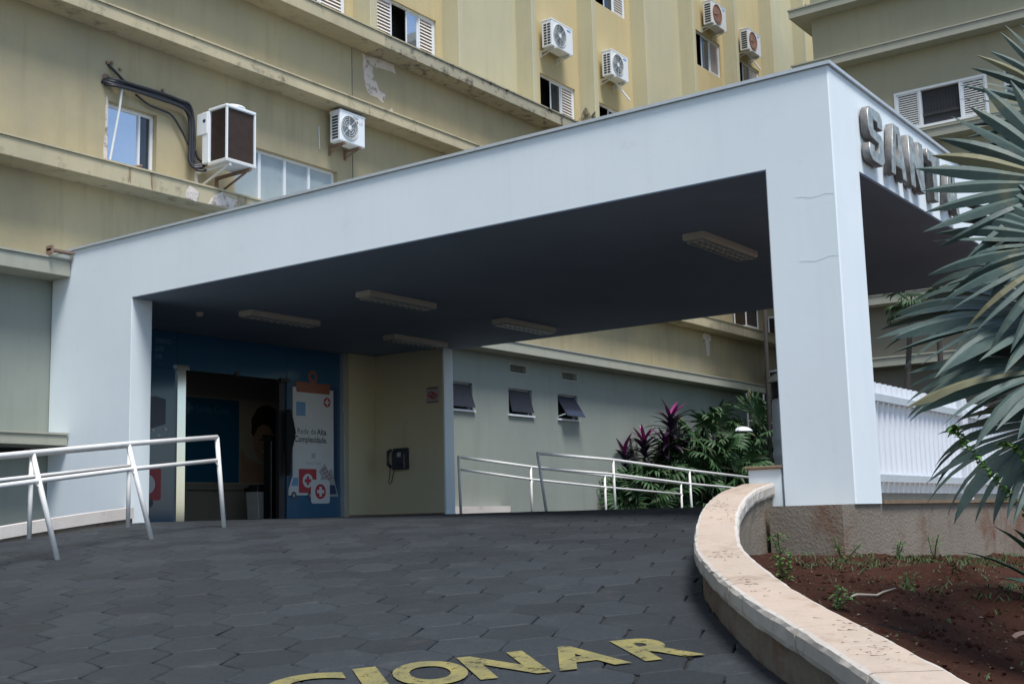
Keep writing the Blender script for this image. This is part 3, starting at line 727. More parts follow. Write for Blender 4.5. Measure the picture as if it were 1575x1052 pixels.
for k in range(4):
    for j in range(2): decal(circ(15.44+k*.045+j*.06, .96-k*.055+j*.03, .018, 8), 6, 'print_red', 'pill_print')
decal(rrect(15.14, 15.60, .38, .79, .05), 7, 'print_white', 'first_aid_box_print'); decal(circ(15.37, .585, .13), 8, 'print_red', 'badge_print'); decal(cross(15.37, .585, .085, .03), 9, 'print_white', 'cross_print')
# left panel print: faint building and red box, words
decal([(11.55, 1.66), (11.62, 1.66), (11.62, 1.95), (11.85, 2.02), (12.05, 1.98), (12.05, 1.60), (11.80, 1.52), (11.55, 1.52)], 1, 'print_navy', 'building_print')
decal(rrect(11.45, 11.98, .44, .92, .04), 2, 'print_red', 'red_box_print'); decal(circ(11.72, .68, .15), 3, 'print_white', 'badge_print'); decal(circ(11.78, .40, .06), 3, 'print_text', 'wheel_print')
for x_, z_ in ((11.82, 1.50), (12.05, 1.52), (11.93, 1.42), (11.83, 1.33), (12.08, 1.33)): decal([(x_-.03, z_-.02), (x_+.03, z_-.015), (x_+.03, z_+.02), (x_-.03, z_+.02)], 2, 'print_white', 'sticker_print')
for t_, x_, z_ in (('ONTO', 11.84, 2.84), ('LIO', 11.84, 2.72), ('US', 11.84, 2.60)): wall_text(t_, x_, GY-.004, z_, .10, 'print_sky', en, 'print_lettering')
# lobby behind
lb = thing('lobby_interior', 'dim lobby room seen through the open doorway', 'room', (14, 17, .1))
BY = 17.7
MB().quad((10, BY, -.2), (19, BY, -.2), (19, BY, 3.2), (10, BY, 3.2)).build('rear_wall', 'lobby_wall', lb)
MB().quad((10, GY+.02, .09), (19, GY+.02, .09), (19, BY, .09), (10, BY, .09)).build('floor', 'asphalt_joint', lb)
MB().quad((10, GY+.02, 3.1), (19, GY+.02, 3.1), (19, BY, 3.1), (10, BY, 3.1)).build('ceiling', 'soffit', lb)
MB().quad((18.9, GY, -.2), (18.9, BY, -.2), (18.9, BY, 3.2), (18.9, GY, 3.2)).quad((10.05, GY, -.2), (10.05, BY, -.2), (10.05, BY, 3.2), (10.05, GY, 3.2)).build('side_wall', 'lobby_wall', lb)
po = thing('lobby_billboard', 'wide blue and cream billboard on the lobby wall', 'billboard', (15.5, BY, .85))
MB().box(13.6, 17.2, BY-.05, BY-.01, .80, 2.42).build('board', 'poster_cream', po)
MB().box(13.62, 15.70, BY-.056, BY-.051, .84, 2.38).build('blue_field', 'poster_blue', po)
def flat(pts, k, m_, nm): MB().prism(pts, 'y', BY-.056-.004*k, BY-.053-.004*k).build(nm, m_, po)
def blob(cx, cz, rx, rz, n=20, ph=0): return [(cx+rx*math.cos(2*math.pi*k/n)*(1+.05*math.sin(3*k+ph)), cz+rz*math.sin(2*math.pi*k/n)) for k in range(n)]
flat(blob(16.40, 1.92, .40, .42), 1, 'poster_hair', 'hair_picture'); flat(blob(16.33, 1.60, .27, .36), 2, 'poster_skin', 'face_picture')
flat([(15.72, .84), (17.1, .84), (17.15, 1.5), (16.9, 1.35), (16.6, 1.22), (16.2, 1.2), (15.9, 1.3), (15.75, 1.5)], 1.5, 'poster_skin', 'arm_picture')
flat(blob(16.24, 1.66, .03, .016), 3, 'poster_hair', 'eye_picture'); flat(blob(16.45, 1.68, .03, .016), 3, 'poster_hair', 'eye_picture'); flat(blob(16.33, 1.44, .07, .018), 3, 'print_white', 'smile_picture')
flat(blob(16.98, 2.2, .14, .22), 1, 'poster_hair', 'hair_picture')
wall_text('Santa Casa', 14.65, BY-.062, 2.12, .18, 'print_sky', po, 'print_lettering'); MB().prism(cross(14.5, 2.18, .1, .03), 'y', BY-.062, BY-.058).build('cross_print', 'print_sky', po)
MB().box(13.0, 17.3, BY-.12, BY-.01, .70, .79).build('rail_strip', 'ledge_grey', lb)
bn = thing('waste_bin', 'white waste bin with black lid inside the doorway', 'bin', (15.08, 16.4, .09))
MB().prism([(14.93, .14), (15.25, .14), (15.28, .62), (14.89, .62)], 'y', 16.25, 16.55).box(14.94, 14.99, 16.27, 16.53, .095, .142).box(15.19, 15.24, 16.27, 16.53, .095, .142).build('body', 'bin_white', bn, bevel=.01)
MB().box(14.87, 15.30, 16.22, 16.58, .622, .70).box(14.93, 15.24, 16.27, 16.53, .70, .74).build('lid', 'black_plastic', bn, bevel=.01)
ks = thing('kiosk_stand', 'black free-standing kiosk just inside the doorway', 'kiosk', (15.0, 15.95, .09))
MB().box(14.84, 15.22, 15.85, 16.05, .095, 1.50).build('column', 'black_plastic', ks, bevel=.012)
MB().prism([(15.80, 1.50), (16.06, 1.50), (16.06, 1.60), (15.80, 1.54)], 'x', 14.82, 15.24).build('head', 'dark_frame', ks); MB().box(14.98, 15.08, 15.842, 15.849, 1.12, 1.20).build('label_plate', 'print_grey', ks)
jk = MB().prism([(14.50, 1.95), (14.60, 1.98), (14.66, 1.80), (14.72, 1.58), (14.68, 1.42), (14.62, 1.25), (14.60, .85), (14.50, .85)], 'y', GY-.10, GY-.035).build('cloth_bundle', 'cloth_black', bevel=.03, seg=2)
tag(jk, 'black cloth bundle bulging out beside the dark door post', 'cloth')

# things on the cream porch wall (x = 16.6, facing -x)
ph = thing('wall_telephone', 'dark blue public telephone on the cream wall', 'telephone', (16.6, 14.38, .95))
b_ = MB(); P = [(16.605, .95), (16.605, 1.33), (16.50, 1.33), (16.45, 1.22), (16.46, .95)]
k = len(P); b_.add([(q[0], 14.20, q[1]) for q in P]+[(q[0], 14.50, q[1]) for q in P], [tuple(range(k)), tuple(range(2*k-1, k-1, -1))]+[(i, i+k, (i+1) % k+k, (i+1) % k) for i in range(k)]); b_.build('body', 'phone_blue', ph, bevel=.015)
MB().box(16.448, 16.47, 14.27, 14.36, 1.17, 1.25).build('display', 'print_grey', ph); MB().box(16.443, 16.458, 14.24, 14.36, .99, 1.07).build('coin_tray', 'black_plastic', ph)
MB().tube([(16.50, 14.55, 1.30), (16.44, 14.56, 1.27), (16.43, 14.56, 1.14), (16.44, 14.56, 1.04), (16.50, 14.55, 1.0)], [.03, .033, .02, .033, .03], 8).build('handset', 'phone_blue', ph, smooth=True)
MB().tube([(16.46, 14.54, 1.0), (16.47, 14.55, .85), (16.49, 14.60, .74), (16.5, 14.58, .70), (16.5, 14.54, .73), (16.52, 14.52, .85), (16.55, 14.51, .95)], .008, 6).build('cord', 'black_plastic', ph)
cd = MB().box(16.588, 16.606, 14.30, 14.325, 1.335, 1.72).box(16.59, 16.606, 14.25, 14.27, 1.75, 1.83).build('cable_duct', 'light_body'); tag(cd, 'thin pale cable duct running up above the telephone', 'cable duct')
pq = thing('notice_plaque', 'small square notice plaque with red emblem by the wall end', 'sign', (16.6, 13.65, 2.1))
MB().box(16.598, 16.607, 13.50, 13.79, 2.08, 2.38).build('plate', 'plaque', pq)
mb = MB()
for s in (-1, 1):
    c = [(16.594, 13.645+s*.028+.062*math.cos(a*.42), 2.225+s*.012+.045*math.sin(a*.42)) for a in range(16)]; mb.tube(c, .010, 4)
mb.tube([(16.594, 13.545, 2.21), (16.594, 13.60, 2.26)], .01, 4).tube([(16.594, 13.69, 2.19), (16.594, 13.745, 2.24)], .01, 4).build('emblem', 'print_red', pq)
MB().box(16.5955, 16.5975, 13.53, 13.76, 2.10, 2.115).box(16.5955, 16.5975, 13.53, 13.76, 2.34, 2.36).build('small_print', 'print_text', pq)

# ------------------------------------------------------------------ wing
wg = thing('side_wing', 'olive grey wing building with stepped ledges on the right', 'building', (34, 4, -1.9))
WX = 30.45; YE = 11.55
WIN = [(-9.45, -7.18, 9.60, 10.60), (-6.78, -5.2, 9.85, 10.66), (-3.9, -1.6, 9.60, 10.60)]
mb = MB(); wall_y(mb, -YE, 3.5, 5.3, 16, 0, WIN, .14); swap(mb, WX)
mb.build('wall', 'wing', wg)
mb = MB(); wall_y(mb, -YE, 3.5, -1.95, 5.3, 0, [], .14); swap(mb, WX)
mb.build('wall', 'wing_low_shade', wg)
MB().box(WX+.4, WX+9, -3.5, YE-.01, -1.9, 15.98).build('core', 'room_dark', wg)
MB().quad((WX, YE, -1.95), (WX+9, YE, -1.95), (WX+9, YE, 16), (WX, YE, 16)).quad((WX, -3.5, -1.95), (WX+9, -3.5, -1.95), (WX+9, -3.5, 16), (WX, -3.5, 16)).build('wall', 'wing', wg)
MB().box(WX-.5, WX+9.4, -3.5, YE+.5, 16, 16.3).build('roof_slab', 'ledge_grey', wg)
for zt, th in ((3.8, .24), (5.40, .26), (7.75, .24), (9.40, .24), (11.88, .24), (13.44, .24)):
    o = MB().box(WX-.45, WX+9.2, -3.5, YE+.45, zt-th, zt-.04).build('ledge', 'ledge_grey', wg); MB().box(WX-.475, WX+9.2, -3.5, YE+.475, zt-.038, zt).build('drip_cap', 'ledge_grey', o)
def wing_part(mb, name, mat, parent): swap(mb, WX); return mb.build(name, mat, parent)
a, b, c, d = WIN[0]
wn = wing_part(frame_rect(MB(), a-.02, b+.02, c-.02, d+.02, -.03, .10, .06).box(-9.45+.60, -9.45+.66, -.02, .09, c+.04, d-.04).box(-7.18-.66, -7.18-.60, -.02, .09, c+.04, d-.04), 'window', 'window_white', wg)
for x0, x1 in ((a+.04, a+.60), (b-.60, b-.04)):
    sh = wing_part(frame_rect(MB(), x0, x1, c+.04, d-.04, 0, .05, .04), 'shutter', 'window_white', wn)
    mb = MB(); 
    for k in range(14):
        z = c+.09+(d-c-.18)*(k+.5)/14; mb.prism([(.0, z-.024), (.006, z-.03), (.04, z+.010), (.034, z+.016)], 'x', x0+.04, x1-.04)
    wing_part(mb, 'louvre', 'louvre_white', sh); wing_part(MB().quad((x0, .06, c), (x1, .06, c), (x1, .06, d), (x0, .06, d)), 'shutter_back', 'room_dark', sh)
wing_part(MB().quad((a+.66, .11, c), (b-.66, .11, c), (b-.66, .11, d), (a+.66, .11, d)), 'curtain', 'curtain', wn)
wing_part(MB().box(a+.66, b-.66, .05, .09, c+.28, c+.36), 'transom', 'dark_frame', wn)
mb = MB()
for k in range(1, 12): mb.box(a+.66+(b-a-1.32)*k/12-.006, a+.66+(b-a-1.32)*k/12+.006, .07, .08, c+.36, d-.04)
wing_part(mb, 'grille_bars', 'dark_frame', wn)
for (a, b, c, d) in WIN[1:]:
    wn = wing_part(frame_rect(MB(), a, b, c, d, .06, .12, .05), 'window', 'window_white', wg)
    wing_part(MB().quad((a, .125, c), (b, .125, c), (b, .125, d), (a, .125, d)), 'pane', 'pane_dark', wn)
    mb = MB()
    for k in range(1, 7): mb.box(a+(b-a)*k/7-.012, a+(b-a)*k/7+.012, .02, .045, c+.05, d-.05)
    mb.box(a, b, .015, .05, c+(d-c)*.45, c+(d-c)*.49); wing_part(mb, 'bars', 'window_white', wn)

# ------------------------------------------------------------------ air conditioners
def split_ac(label, x0, x1, z0, z1, yf, dep=.30, wallgap=.12, rust=False, dirty=False, cols=2, logo=False, group='split air conditioners on the facade'):
    t = thing('air_conditioner', label, 'air conditioner', ((x0+x1)/2, yf+dep/2, z0), group)
    m_ = 'ac_dirty' if dirty else 'ac_white'; yb = yf+dep; w_, h_ = x1-x0, z1-z0
    MB().box(x0, x1, yf, yb, z0, z1).build('casing', m_, t, bevel=.018, seg=2)
    MB().box(x0-.006, x1+.006, yf-.006, yb+.006, z1-.03, z1+.012).build('top_cover', m_, t, bevel=.008)
    mb = MB()
    n_ = 8
    for k in range(n_):
        for j in range(cols):
            ya = yf+.05+(dep-.09)*j/cols; yb2 = yf+.05+(dep-.09)*(j+1)/cols-.025
            za = z0+.06+(h_-.14)*k/n_; mb.box(x0-.004, x0+.01, ya, yb2, za, za+(h_-.14)/n_*.62)
    mb.build('side_grille', 'dark_gap', t)
    cx = x0+w_*.36; cz = z0+h_*.5; r_ = min(h_*.40, w_*.33)
    fg = MB().disc(cx, yf-.003, cz, r_).build('fan_opening', 'ac_fan_rust' if rust else 'ac_grille', t)
    mb = MB()
    ring = lambda q: [(cx+q*math.cos(2*math.pi*k/24), yf-.012, cz+q*math.sin(2*math.pi*k/24)) for k in range(25)]
    mb.tube(ring(r_), .010, 5, False)
    if not rust:
        for q in (.3, .5, .7, .86): mb.tube(ring(r_*q), .004, 4, False)
        for k in range(8): mb.tube([(cx, yf-.012, cz), (cx+r_*math.cos(k*math.pi/4), yf-.012, cz+r_*math.sin(k*math.pi/4))], .004, 4)
    else:
        for k in range(3):
            a_ = k*2.1+.4; mb.add([(cx, yf-.01, cz), (cx+r_*.85*math.cos(a_), yf-.006, cz+r_*.85*math.sin(a_)), (cx+r_*.8*math.cos(a_+.9), yf-.02, cz+r_*.8*math.sin(a_+.9))], [(0, 1, 2)])
    mb.build('fan_guard', 'ac_dirty' if not rust else 'bracket_rust', t)
    MB().disc(cx, yf-.018, cz, r_*.2).build('hub', 'ac_white' if not rust else 'ac_fan_rust', t)
    for bx in (x0+.1, x1-.16):
        mb = MB().box(bx, bx+.04, yf-.02, yb+wallgap, z0-.045, z0-.003).tube([(bx+.02, yf+.06, z0-.05), (bx+.02, yb+wallgap, z0-.15)], .014, 5).box(bx, bx+.04, yb+wallgap-.03, yb+wallgap, z0-.18, z0-.045)
        mb.build('bracket', 'ac_dirty' if not logo else 'bracket_rust', t)
    if logo:
        wall_text('LG', x1-.17, yf-.004, z1-.17, .085, 'print_grey', t, 'maker_mark'); MB().disc(x1-.215, yf-.0035, z1-.145, .028, 14).build('maker_badge', 'print_red', t)
        MB().box(x0+w_*.5, x0+w_*.72, yf-.004, yf-.001, z1-.09, z1-.05).build('rating_print', 'print_grey', t)
    else: MB().box(x1-.26, x1-.10, yf-.004, yf-.001, z1-.12, z1-.08).build('rating_print', 'print_sky', t)
    return t
split_ac('white air conditioner below the long ledge, with round fan guard and clean casing', 15.46, 16.12, 6.84, 7.42, 14.75, .26, .13, logo=True, cols=1)
split_ac('white air conditioner between fins, leftmost of the upper four', 23.20, 24.12, 11.16, 11.84, TY-.42, .30)
split_ac('white air conditioner between fins, second of the upper four with pipe stub', 25.95, 26.80, 11.24, 11.92, TY-.42, .30)
split_ac('grubby air conditioner with exposed rusty fan, higher of the two rusty ones', 32.0, 32.98, 14.62, 15.36, TY-.42, .30, rust=True, dirty=True, cols=1)
split_ac('grubby air conditioner with exposed rusty fan, above the window half hidden by the canopy', 34.55, 35.50, 14.58, 15.30, TY-.42, .30, rust=True, dirty=True, cols=1)
for x_, z_ in ((26.5, 11.2), (35.05, 14.55)):
    o = MB().tube([(x_, TY-.2, z_), (x_+.25, TY-.45, z_-.45)], .022, 6).build('drain_pipe', 'ac_white'); tag(o, 'short white drain pipe under the '+('second upper air conditioner' if x_ < 30 else 'right hand rusty air conditioner'), 'pipe')
# large condenser with coil sides
def condenser(label, x0, x1, yf, yb, z0, z1, group=None, panel=True, brackets=True):
    t = thing('condenser_unit', label, 'air conditioner', ((x0+x1)/2, (yf+yb)/2, z0), group)
    zt = z1-.07
    MB().box(x0+.02, x1-.02, yf+.02, yb, z0+.04, zt-.02).build('coil', 'coil_brown', t)
    mb = MB()
    for k in range(34): mb.box(x0+.014, x0+.022, yf+.03, yb-.02, z0+.06+(zt-z0-.12)*k/34, z0+.066+(zt-z0-.12)*k/34)
    for k in range(26): mb.box(x0+.04+(x1-x0-.08)*k/26, x0+.046+(x1-x0-.08)*k/26, yf+.013, yf+.021, z0+.05, zt-.03)
    mb.build('coil_fins', 'coil_brown', t)
    mb = MB().box(x0-.005, x0+.025, yf-.005, yf+.025, z0+.03, zt).box(x1-.025, x1+.005, yf-.005, yf+.025, z0+.03, zt).box(x0-.005, x0+.02, yb-.03, yb+.005, z0+.03, zt).box(x1-.02, x1+.005, yb-.03, yb+.005, z0+.03, zt)
    mb.build('corner_posts', 'ac_white', t)
    MB().prism([(x0-.015, yf-.015), (x1+.015, yf-.015), (x1+.015, yb+.01), (x0-.015, yb+.01)], 'z', z0-.02, z0+.04).build('base_pan', 'ac_dirty', t, bevel=.01)
    MB().prism([(x0-.012, yf-.012), (x1+.012, yf-.012), (x1+.012, yb+.01), (x0-.012, yb+.01)], 'z', zt-.02, zt+.03).build('top_cover', 'ac_white', t, bevel=.012)
    cx, cy, q = (x0+x1)/2, (yf+yb)/2, min(x1-x0, yb-yf)*.46
    MB().lathe((cx, cy, zt+.03), [(q*1.12, 0), (q*1.05, .045), (q*.9, .055), (.02, .03)], 24).build('fan_cowl', 'ac_white', t, smooth=True)
    if panel:
        MB().box(x0-.02, x0+.06, yb-.02, yb+.14, z0+.03, zt-.01).build('service_panel', 'ac_white', t, bevel=.01)
        MB().box(x0-.03, x0-.005, yb+.01, yb+.26, zt-.38, zt-.02).build('electrical_box', 'ac_white', t, bevel=.008); MB().add([(x0-.032, yb+.08+.035*math.cos(k*.524), zt-.16+.03*math.sin(k*.524)) for k in range(12)], [tuple(range(12))]).build('maker_badge', 'print_navy', t)
    if brackets:
        for bx, mm in ((x0+.06, 'ac_dirty'), (x1-.12, 'bracket_rust')):
            MB().box(bx, bx+.045, yf, WY, z0-.07, z0-.022).tube([(bx+.022, yf+.1, z0-.07), (bx+.022, WY-.03, z0-.32)], .02, 5).box(bx, bx+.045, WY-.04, WY, z0-.38, z0-.07).build('bracket', mm, t)
    return t
condenser('large condenser with brown coil sides and white frame beside the blue window', 12.45, 13.05, 14.32, 14.74, 5.70, 6.66)
condenser('far condenser with white frame on the ledge, left of the thin palm stem', 32.2, 33.0, 14.72, 15.1, 5.36, 6.0, 'far condensers by the gap', False, False)
condenser('far condenser with white frame on the ledge, right of the thin palm stem', 34.6, 35.4, 14.72, 15.1, 5.36, 6.0, 'far condensers by the gap', False, False)
condenser('far condenser with white frame standing low beyond the planting', 34.2, 35.0, 14.6, 15.0, 3.74, 4.3, 'far condensers by the gap', False, False)
# pipe bundle
pb = thing('refrigerant_pipes', 'bundle of black insulated pipes looping from the wall hole to the condenser', 'pipes', (11.5, 15.05, 6.2))
def jit(p, s): return [(a+rnd.gauss(0, s), b+rnd.gauss(0, s*.4), c+rnd.gauss(0, s)) for a, b, c in p]
P0 = [(10.78, 15.16, 6.72), (10.9, 15.05, 6.70), (11.2, 15.04, 6.71), (11.7, 15.04, 6.72), (12.05, 15.04, 6.71), (12.25, 15.04, 6.66), (12.33, 15.04, 6.5), (12.35, 15.04, 6.1), (12.34, 15.03, 5.82), (12.40, 14.98, 5.72), (12.5, 14.9, 5.74)]
for k, (dx, dz, r_) in enumerate(((0, 0, .034), (-.04, -.045, .03), (.035, .02, .026), (-.01, -.085, .022))):
    pts = catmull([Vector((a+dx, b-.015*k, c+dz)) for a, b, c in jit(P0, .008)], 4); MB().tube(pts, r_, 7).build('pipe', 'pipe_black', pb, smooth=True)
MB().tube(catmull([Vector(q) for q in ((11.3, 15.08, 6.62), (11.55, 15.08, 6.52), (11.8, 15.08, 6.50), (12.0, 15.08, 6.46), (12.2, 15.08, 6.25), (12.3, 15.05, 6.05))], 4), .017, 6).build('pipe', 'pipe_black', pb, smooth=True)
MB().tube(catmull([Vector(q) for q in ((12.42, 15.02, 6.0), (12.46, 15.0, 5.85), (12.6, 14.95, 5.8), (12.62, 14.9, 5.95), (12.6, 14.85, 6.2))], 4), .02, 6).build('pipe', 'pipe_black', pb, smooth=True)
MB().tube(catmull([Vector(q) for q in ((10.84, 15.14, 6.98), (10.95, 15.08, 6.86), (11.08, 15.06, 6.76), (11.2, 15.05, 6.72))], 4), .022, 6).build('pipe', 'pipe_black', pb, smooth=True)
MB().add([(10.82+.085*math.cos(k*.4), WY-.004, 6.74+.09*math.sin(k*.4)) for k in range(16)], [tuple(range(15, -1, -1))]).build('wall_hole_collar', 'bracket_rust', pb)
for x_, z_ in ((10.82, 7.0), (10.9, 7.02), (11.05, 6.96), (11.85, 6.85), (11.75, 6.80)): MB().box(x_-.02, x_+.02, WY-.03, WY, z_-.02, z_+.02).build('wall_plug', 'bracket_rust', pb)
o = MB().tube([(11.02, 15.03, 6.66), (11.0, 15.06, 6.3), (10.87, 15.10, 5.42)], .018, 7).build('plastic_conduit', 'conduit'); tag(o, 'thin white conduit leaning across the left edge of the blue window', 'conduit')
o = MB().tube([(11.02, 15.0, 5.36), (11.2, 14.86, 5.42), (11.26, 14.84, 5.43)], .02, 6).build('pipe_stub', 'bracket_rust'); tag(o, 'short pipe stub lying on the ledge under the blue window', 'pipe')
o = MB().tube([(15.31, WY-.012, 7.14), (15.33, WY-.012, 6.72)], .012, 5).build('filler_strip', 'conduit'); tag(o, 'short white filler strip on the wall left of the lower air conditioner', 'strip')

# ------------------------------------------------------------------ railings
def railing(label, tops, feet, mids, lean_br=1, ends=(), group='tubular handrails beside the drive', hook=-1, r_=.027):
    t = thing('handrail', label, 'railing', feet[0], group)
    MB().tube(tops, r_, 10).build('top_rail', 'rail_paint', t, smooth=True); MB().tube(mids, r_*.86, 10).build('mid_rail', 'rail_paint', t, smooth=True)
    for k, ft in enumerate(feet):
        if ft is None: continue
        tp = tops[k]; po_ = MB().tube([tp, (ft[0], ft[1], ft[2]-.03)], r_*.95, 10).build('post', 'rail_paint', t, smooth=True)
        m_ = Vector(mids[min(k, len(mids)-1)]); q = Vector(tp)+(Vector(ft)-Vector(tp))*((tp[2]-m_.z+.04)/(tp[2]-ft[2]))
        s = hook*.05; MB().tube([q, q+Vector((s*.6, -.01, -.012)), q+Vector((s, -.01, .012)), q+Vector((s, -.005, .035))], .008, 6).build('bracket', 'rail_paint', po_)
    return t
railing('white handrail with leaning posts, nearest the camera at left', [(3.6, 8.55, .36), (4.95, 9.25, .55), (6.36, 9.86, .71), (7.73, 10.33, .865), (8.99, 10.46, .99)], [(3.75, 8.5, H(3.75, 8.5)), (5.1, 9.2, H(5.1, 9.2)), (6.56, 9.72, H(6.56, 9.72)), (7.93, 10.18, H(7.93, 10.18)), (9.07, 10.42, H(9.07, 10.42))],
        [(3.65, 8.54, .12), (5.0, 9.24, .30), (6.41, 9.83, .46), (7.78, 10.30, .615), (8.98, 10.45, .735)])
railing('white handrail with upright posts behind the leaning one at left', [(4.9, 10.75, .53), (6.25, 11.4, .69), (7.67, 11.9, .84), (9.15, 12.2, 1.0)], [(4.9, 10.75, H(4.9, 10.75)), (6.25, 11.4, H(6.25, 11.4)), (7.67, 11.9, H(7.67, 11.9)), (9.15, 12.2, H(9.15, 12.2))],
        [(4.9, 10.72, .29), (6.25, 11.37, .45), (7.67, 11.87, .60), (9.15, 12.17, .76)])
railing('white handrail against the grey wall, farthest back on the right', [(17.06, 13.45, 1.14), (19.29, 13.45, 1.01), (21.99, 13.45, .88), (25.35, 13.45, .75)], [(17.1, 13.45, .10), (19.3, 13.45, H(19.3, 13.45)-.05), (22.0, 13.45, H(22, 13.45)-.1), (25.35, 13.45, H(25, 13.45)-.1)],
        [(17.13, 13.45, .92), (19.29, 13.45, .77), (21.99, 13.45, .64), (25.35, 13.45, .50)], hook=1, r_=.026)
railing('white handrail in front of the planting, right of the cream wall', [(16.85, 11.6, 1.10), (19.28, 11.6, 1.05), (22.25, 11.6, .91), (26.0, 11.6, .77)], [(17.0, 11.55, .10), (19.3, 11.6, H(19.3, 11.6)-.05), (22.3, 11.6, H(22.3, 11.6)-.1), (26.0, 11.6, H(26, 11.6)-.1)],
        [(16.9, 11.6, .85), (19.28, 11.6, .79), (22.25, 11.6, .64), (26.0, 11.6, .51)], hook=-1, r_=.026)
# kerb along the left pier
kb = thing('kerb', 'whitish kerb stepping down beside the left pier', 'kerb', (9, 13.3, -.1))
mb = MB(); mb2 = MB()
xk = [4+.6*i for i in range(11)]
for x0, x1 in zip(xk, xk[1:]):
    a, b = H(x0, 13.2), H(x1, 13.2)
    x1_ = x1-.0
    mb.add([(x0, 13.22, a+.06), (x1_, 13.22, b+.06), (x1_, 13.40, b+.06), (x0, 13.40, a+.06), (x0, 13.22, a+.20), (x1_, 13.22, b+.20), (x1_, 13.40, b+.20), (x0, 13.40, a+.20)], [(0, 3, 2, 1), (4, 5, 6, 7), (0, 1, 5, 4), (2, 3, 7, 6)]+([(3, 0, 4, 7)] if x0 == 4 else [])+([(1, 2, 6, 5)] if x1 == xk[-1] else []))
    mb2.add([(x0, 13.245, a-.3), (x1_, 13.245, b-.3), (x1_, 13.245, b+.062), (x0, 13.245, a+.062)], [(0, 1, 2, 3)])
mb.build('kerb_stone', 'kerb', kb); mb2.build('kerb_base', 'roughcast', kb)
o = MB().quad((-8, 13.39, -.9), (9.99, 13.39, -.12), (9.99, 15.15, -.12), (-8, 15.15, -.9)).build('side_bed', 'soil'); tag(o, kind='structure')

# ------------------------------------------------------------------ ribbed screen
sc_ = thing('ribbed_screen', 'white ribbed metal screen on the plinth right of the column', 'screen', (13, 4.0, .1))
def ribbed(x0, x1, zt0, name):
    mb = MB(); n_ = int((x1-x0)/.155); pts = []
    for k in range(n_+1):
        x = x0+(x1-x0)*k/n_; s = (x1-x0)/n_
        pts += [(x, 4.03), (x+s*.34, 4.03), (x+s*.5, 3.985), (x+s*.84, 3.985)]
    pts = [q for q in pts if q[0] <= x1+.001]
    vs_ = []
    for q in pts: vs_ += [(q[0], q[1], .17), (q[0], q[1], zt0)]
    mb.add(vs_, [(2*k, 2*k+2, 2*k+3, 2*k+1) for k in range(len(pts)-1)])
    o = mb.build(name, 'sheet_white', sc_)
ribbed(10.68, 14.28, 1.23, 'ribbed_sheet'); ribbed(14.52, 18.2, 1.23, 'ribbed_sheet')
for x0, x1 in ((10.66, 14.28), (14.50, 18.2)):
    MB().box(x0, x1, 3.935, 3.98, 1.04, 1.11).build('rail', 'flashing', sc_); MB().box(x0, x1, 3.935, 3.98, .27, .34).build('rail', 'flashing', sc_)
for x in (14.30, 18.22): MB().box(x, x+.17, 3.93, 4.08, .097, 1.25).build('post', 'sheet_white', sc_, bevel=.006)
MB().box(10.64, 10.66, 3.95, 4.06, .097, .25).build('foot', 'sheet_white', sc_)
# drum
dr = thing('storage_drum', 'tall grey plastic drum with dark band and beige cap behind the column', 'drum', (12.93, 5.37, .1))
DC = (12.93, 5.37)
MB().lathe((*DC, .10), [(.27, 0), (.275, .02), (.27, .5), (.283, .52), (.283, .57), (.27, .59), (.268, .68), (.283, .70), (.283, .75), (.27, .77), (.265, 1.12), (.25, 1.17)], 32).build('body', 'drum_grey', dr, smooth=True)
MB().lathe((*DC, 1.272), [(.262, 0), (.268, .02), (.268, .17), (.26, .18)], 32).build('band', 'black_plastic', dr, smooth=True)
MB().lathe((*DC, 1.454), [(.285, 0), (.29, .03), (.27, .07), (.16, .13), (.12, .22), (.02, .24)], 32).build('cap', 'drum_cap', dr, smooth=True)

# ------------------------------------------------------------------ vegetation
def blade(mb, p, d, L, wd, droop, fold=.25, n=5, nrm=None, tipw=0):
    """one lance-shaped leaf from p along d, bending down"""
    d = Vector(d).normalized(); up = Vector(nrm) if nrm else Vector((0, 0, 1))
    side = d.cross(up)
    if side.length < .05: side = Vector((1, 0, 0))
    side.normalize(); up = side.cross(d).normalized()
    vs_ = []; pos = Vector(p); dr_ = d.copy()
    for i in range(n+1):
        t = i/n; w_ = wd*(math.sin(math.pi*min(1, (t*.82+.18)))**.8)*.5 if i < n else .0006
        u2 = side.cross(dr_).normalized()
        vs_ += [tuple(pos-side*w_+u2*w_*fold), tuple(pos), tuple(pos+side*w_+u2*w_*fold)]
        dr_ = (dr_+Vector((0, 0, -droop/n*(.5+t)))).normalized(); pos = pos+dr_*(L/n)
    mb.add(vs_, [(3*i+j, 3*i+j+1, 3*i+j+4, 3*i+j+3) for i in range(n) for j in (0, 1)])
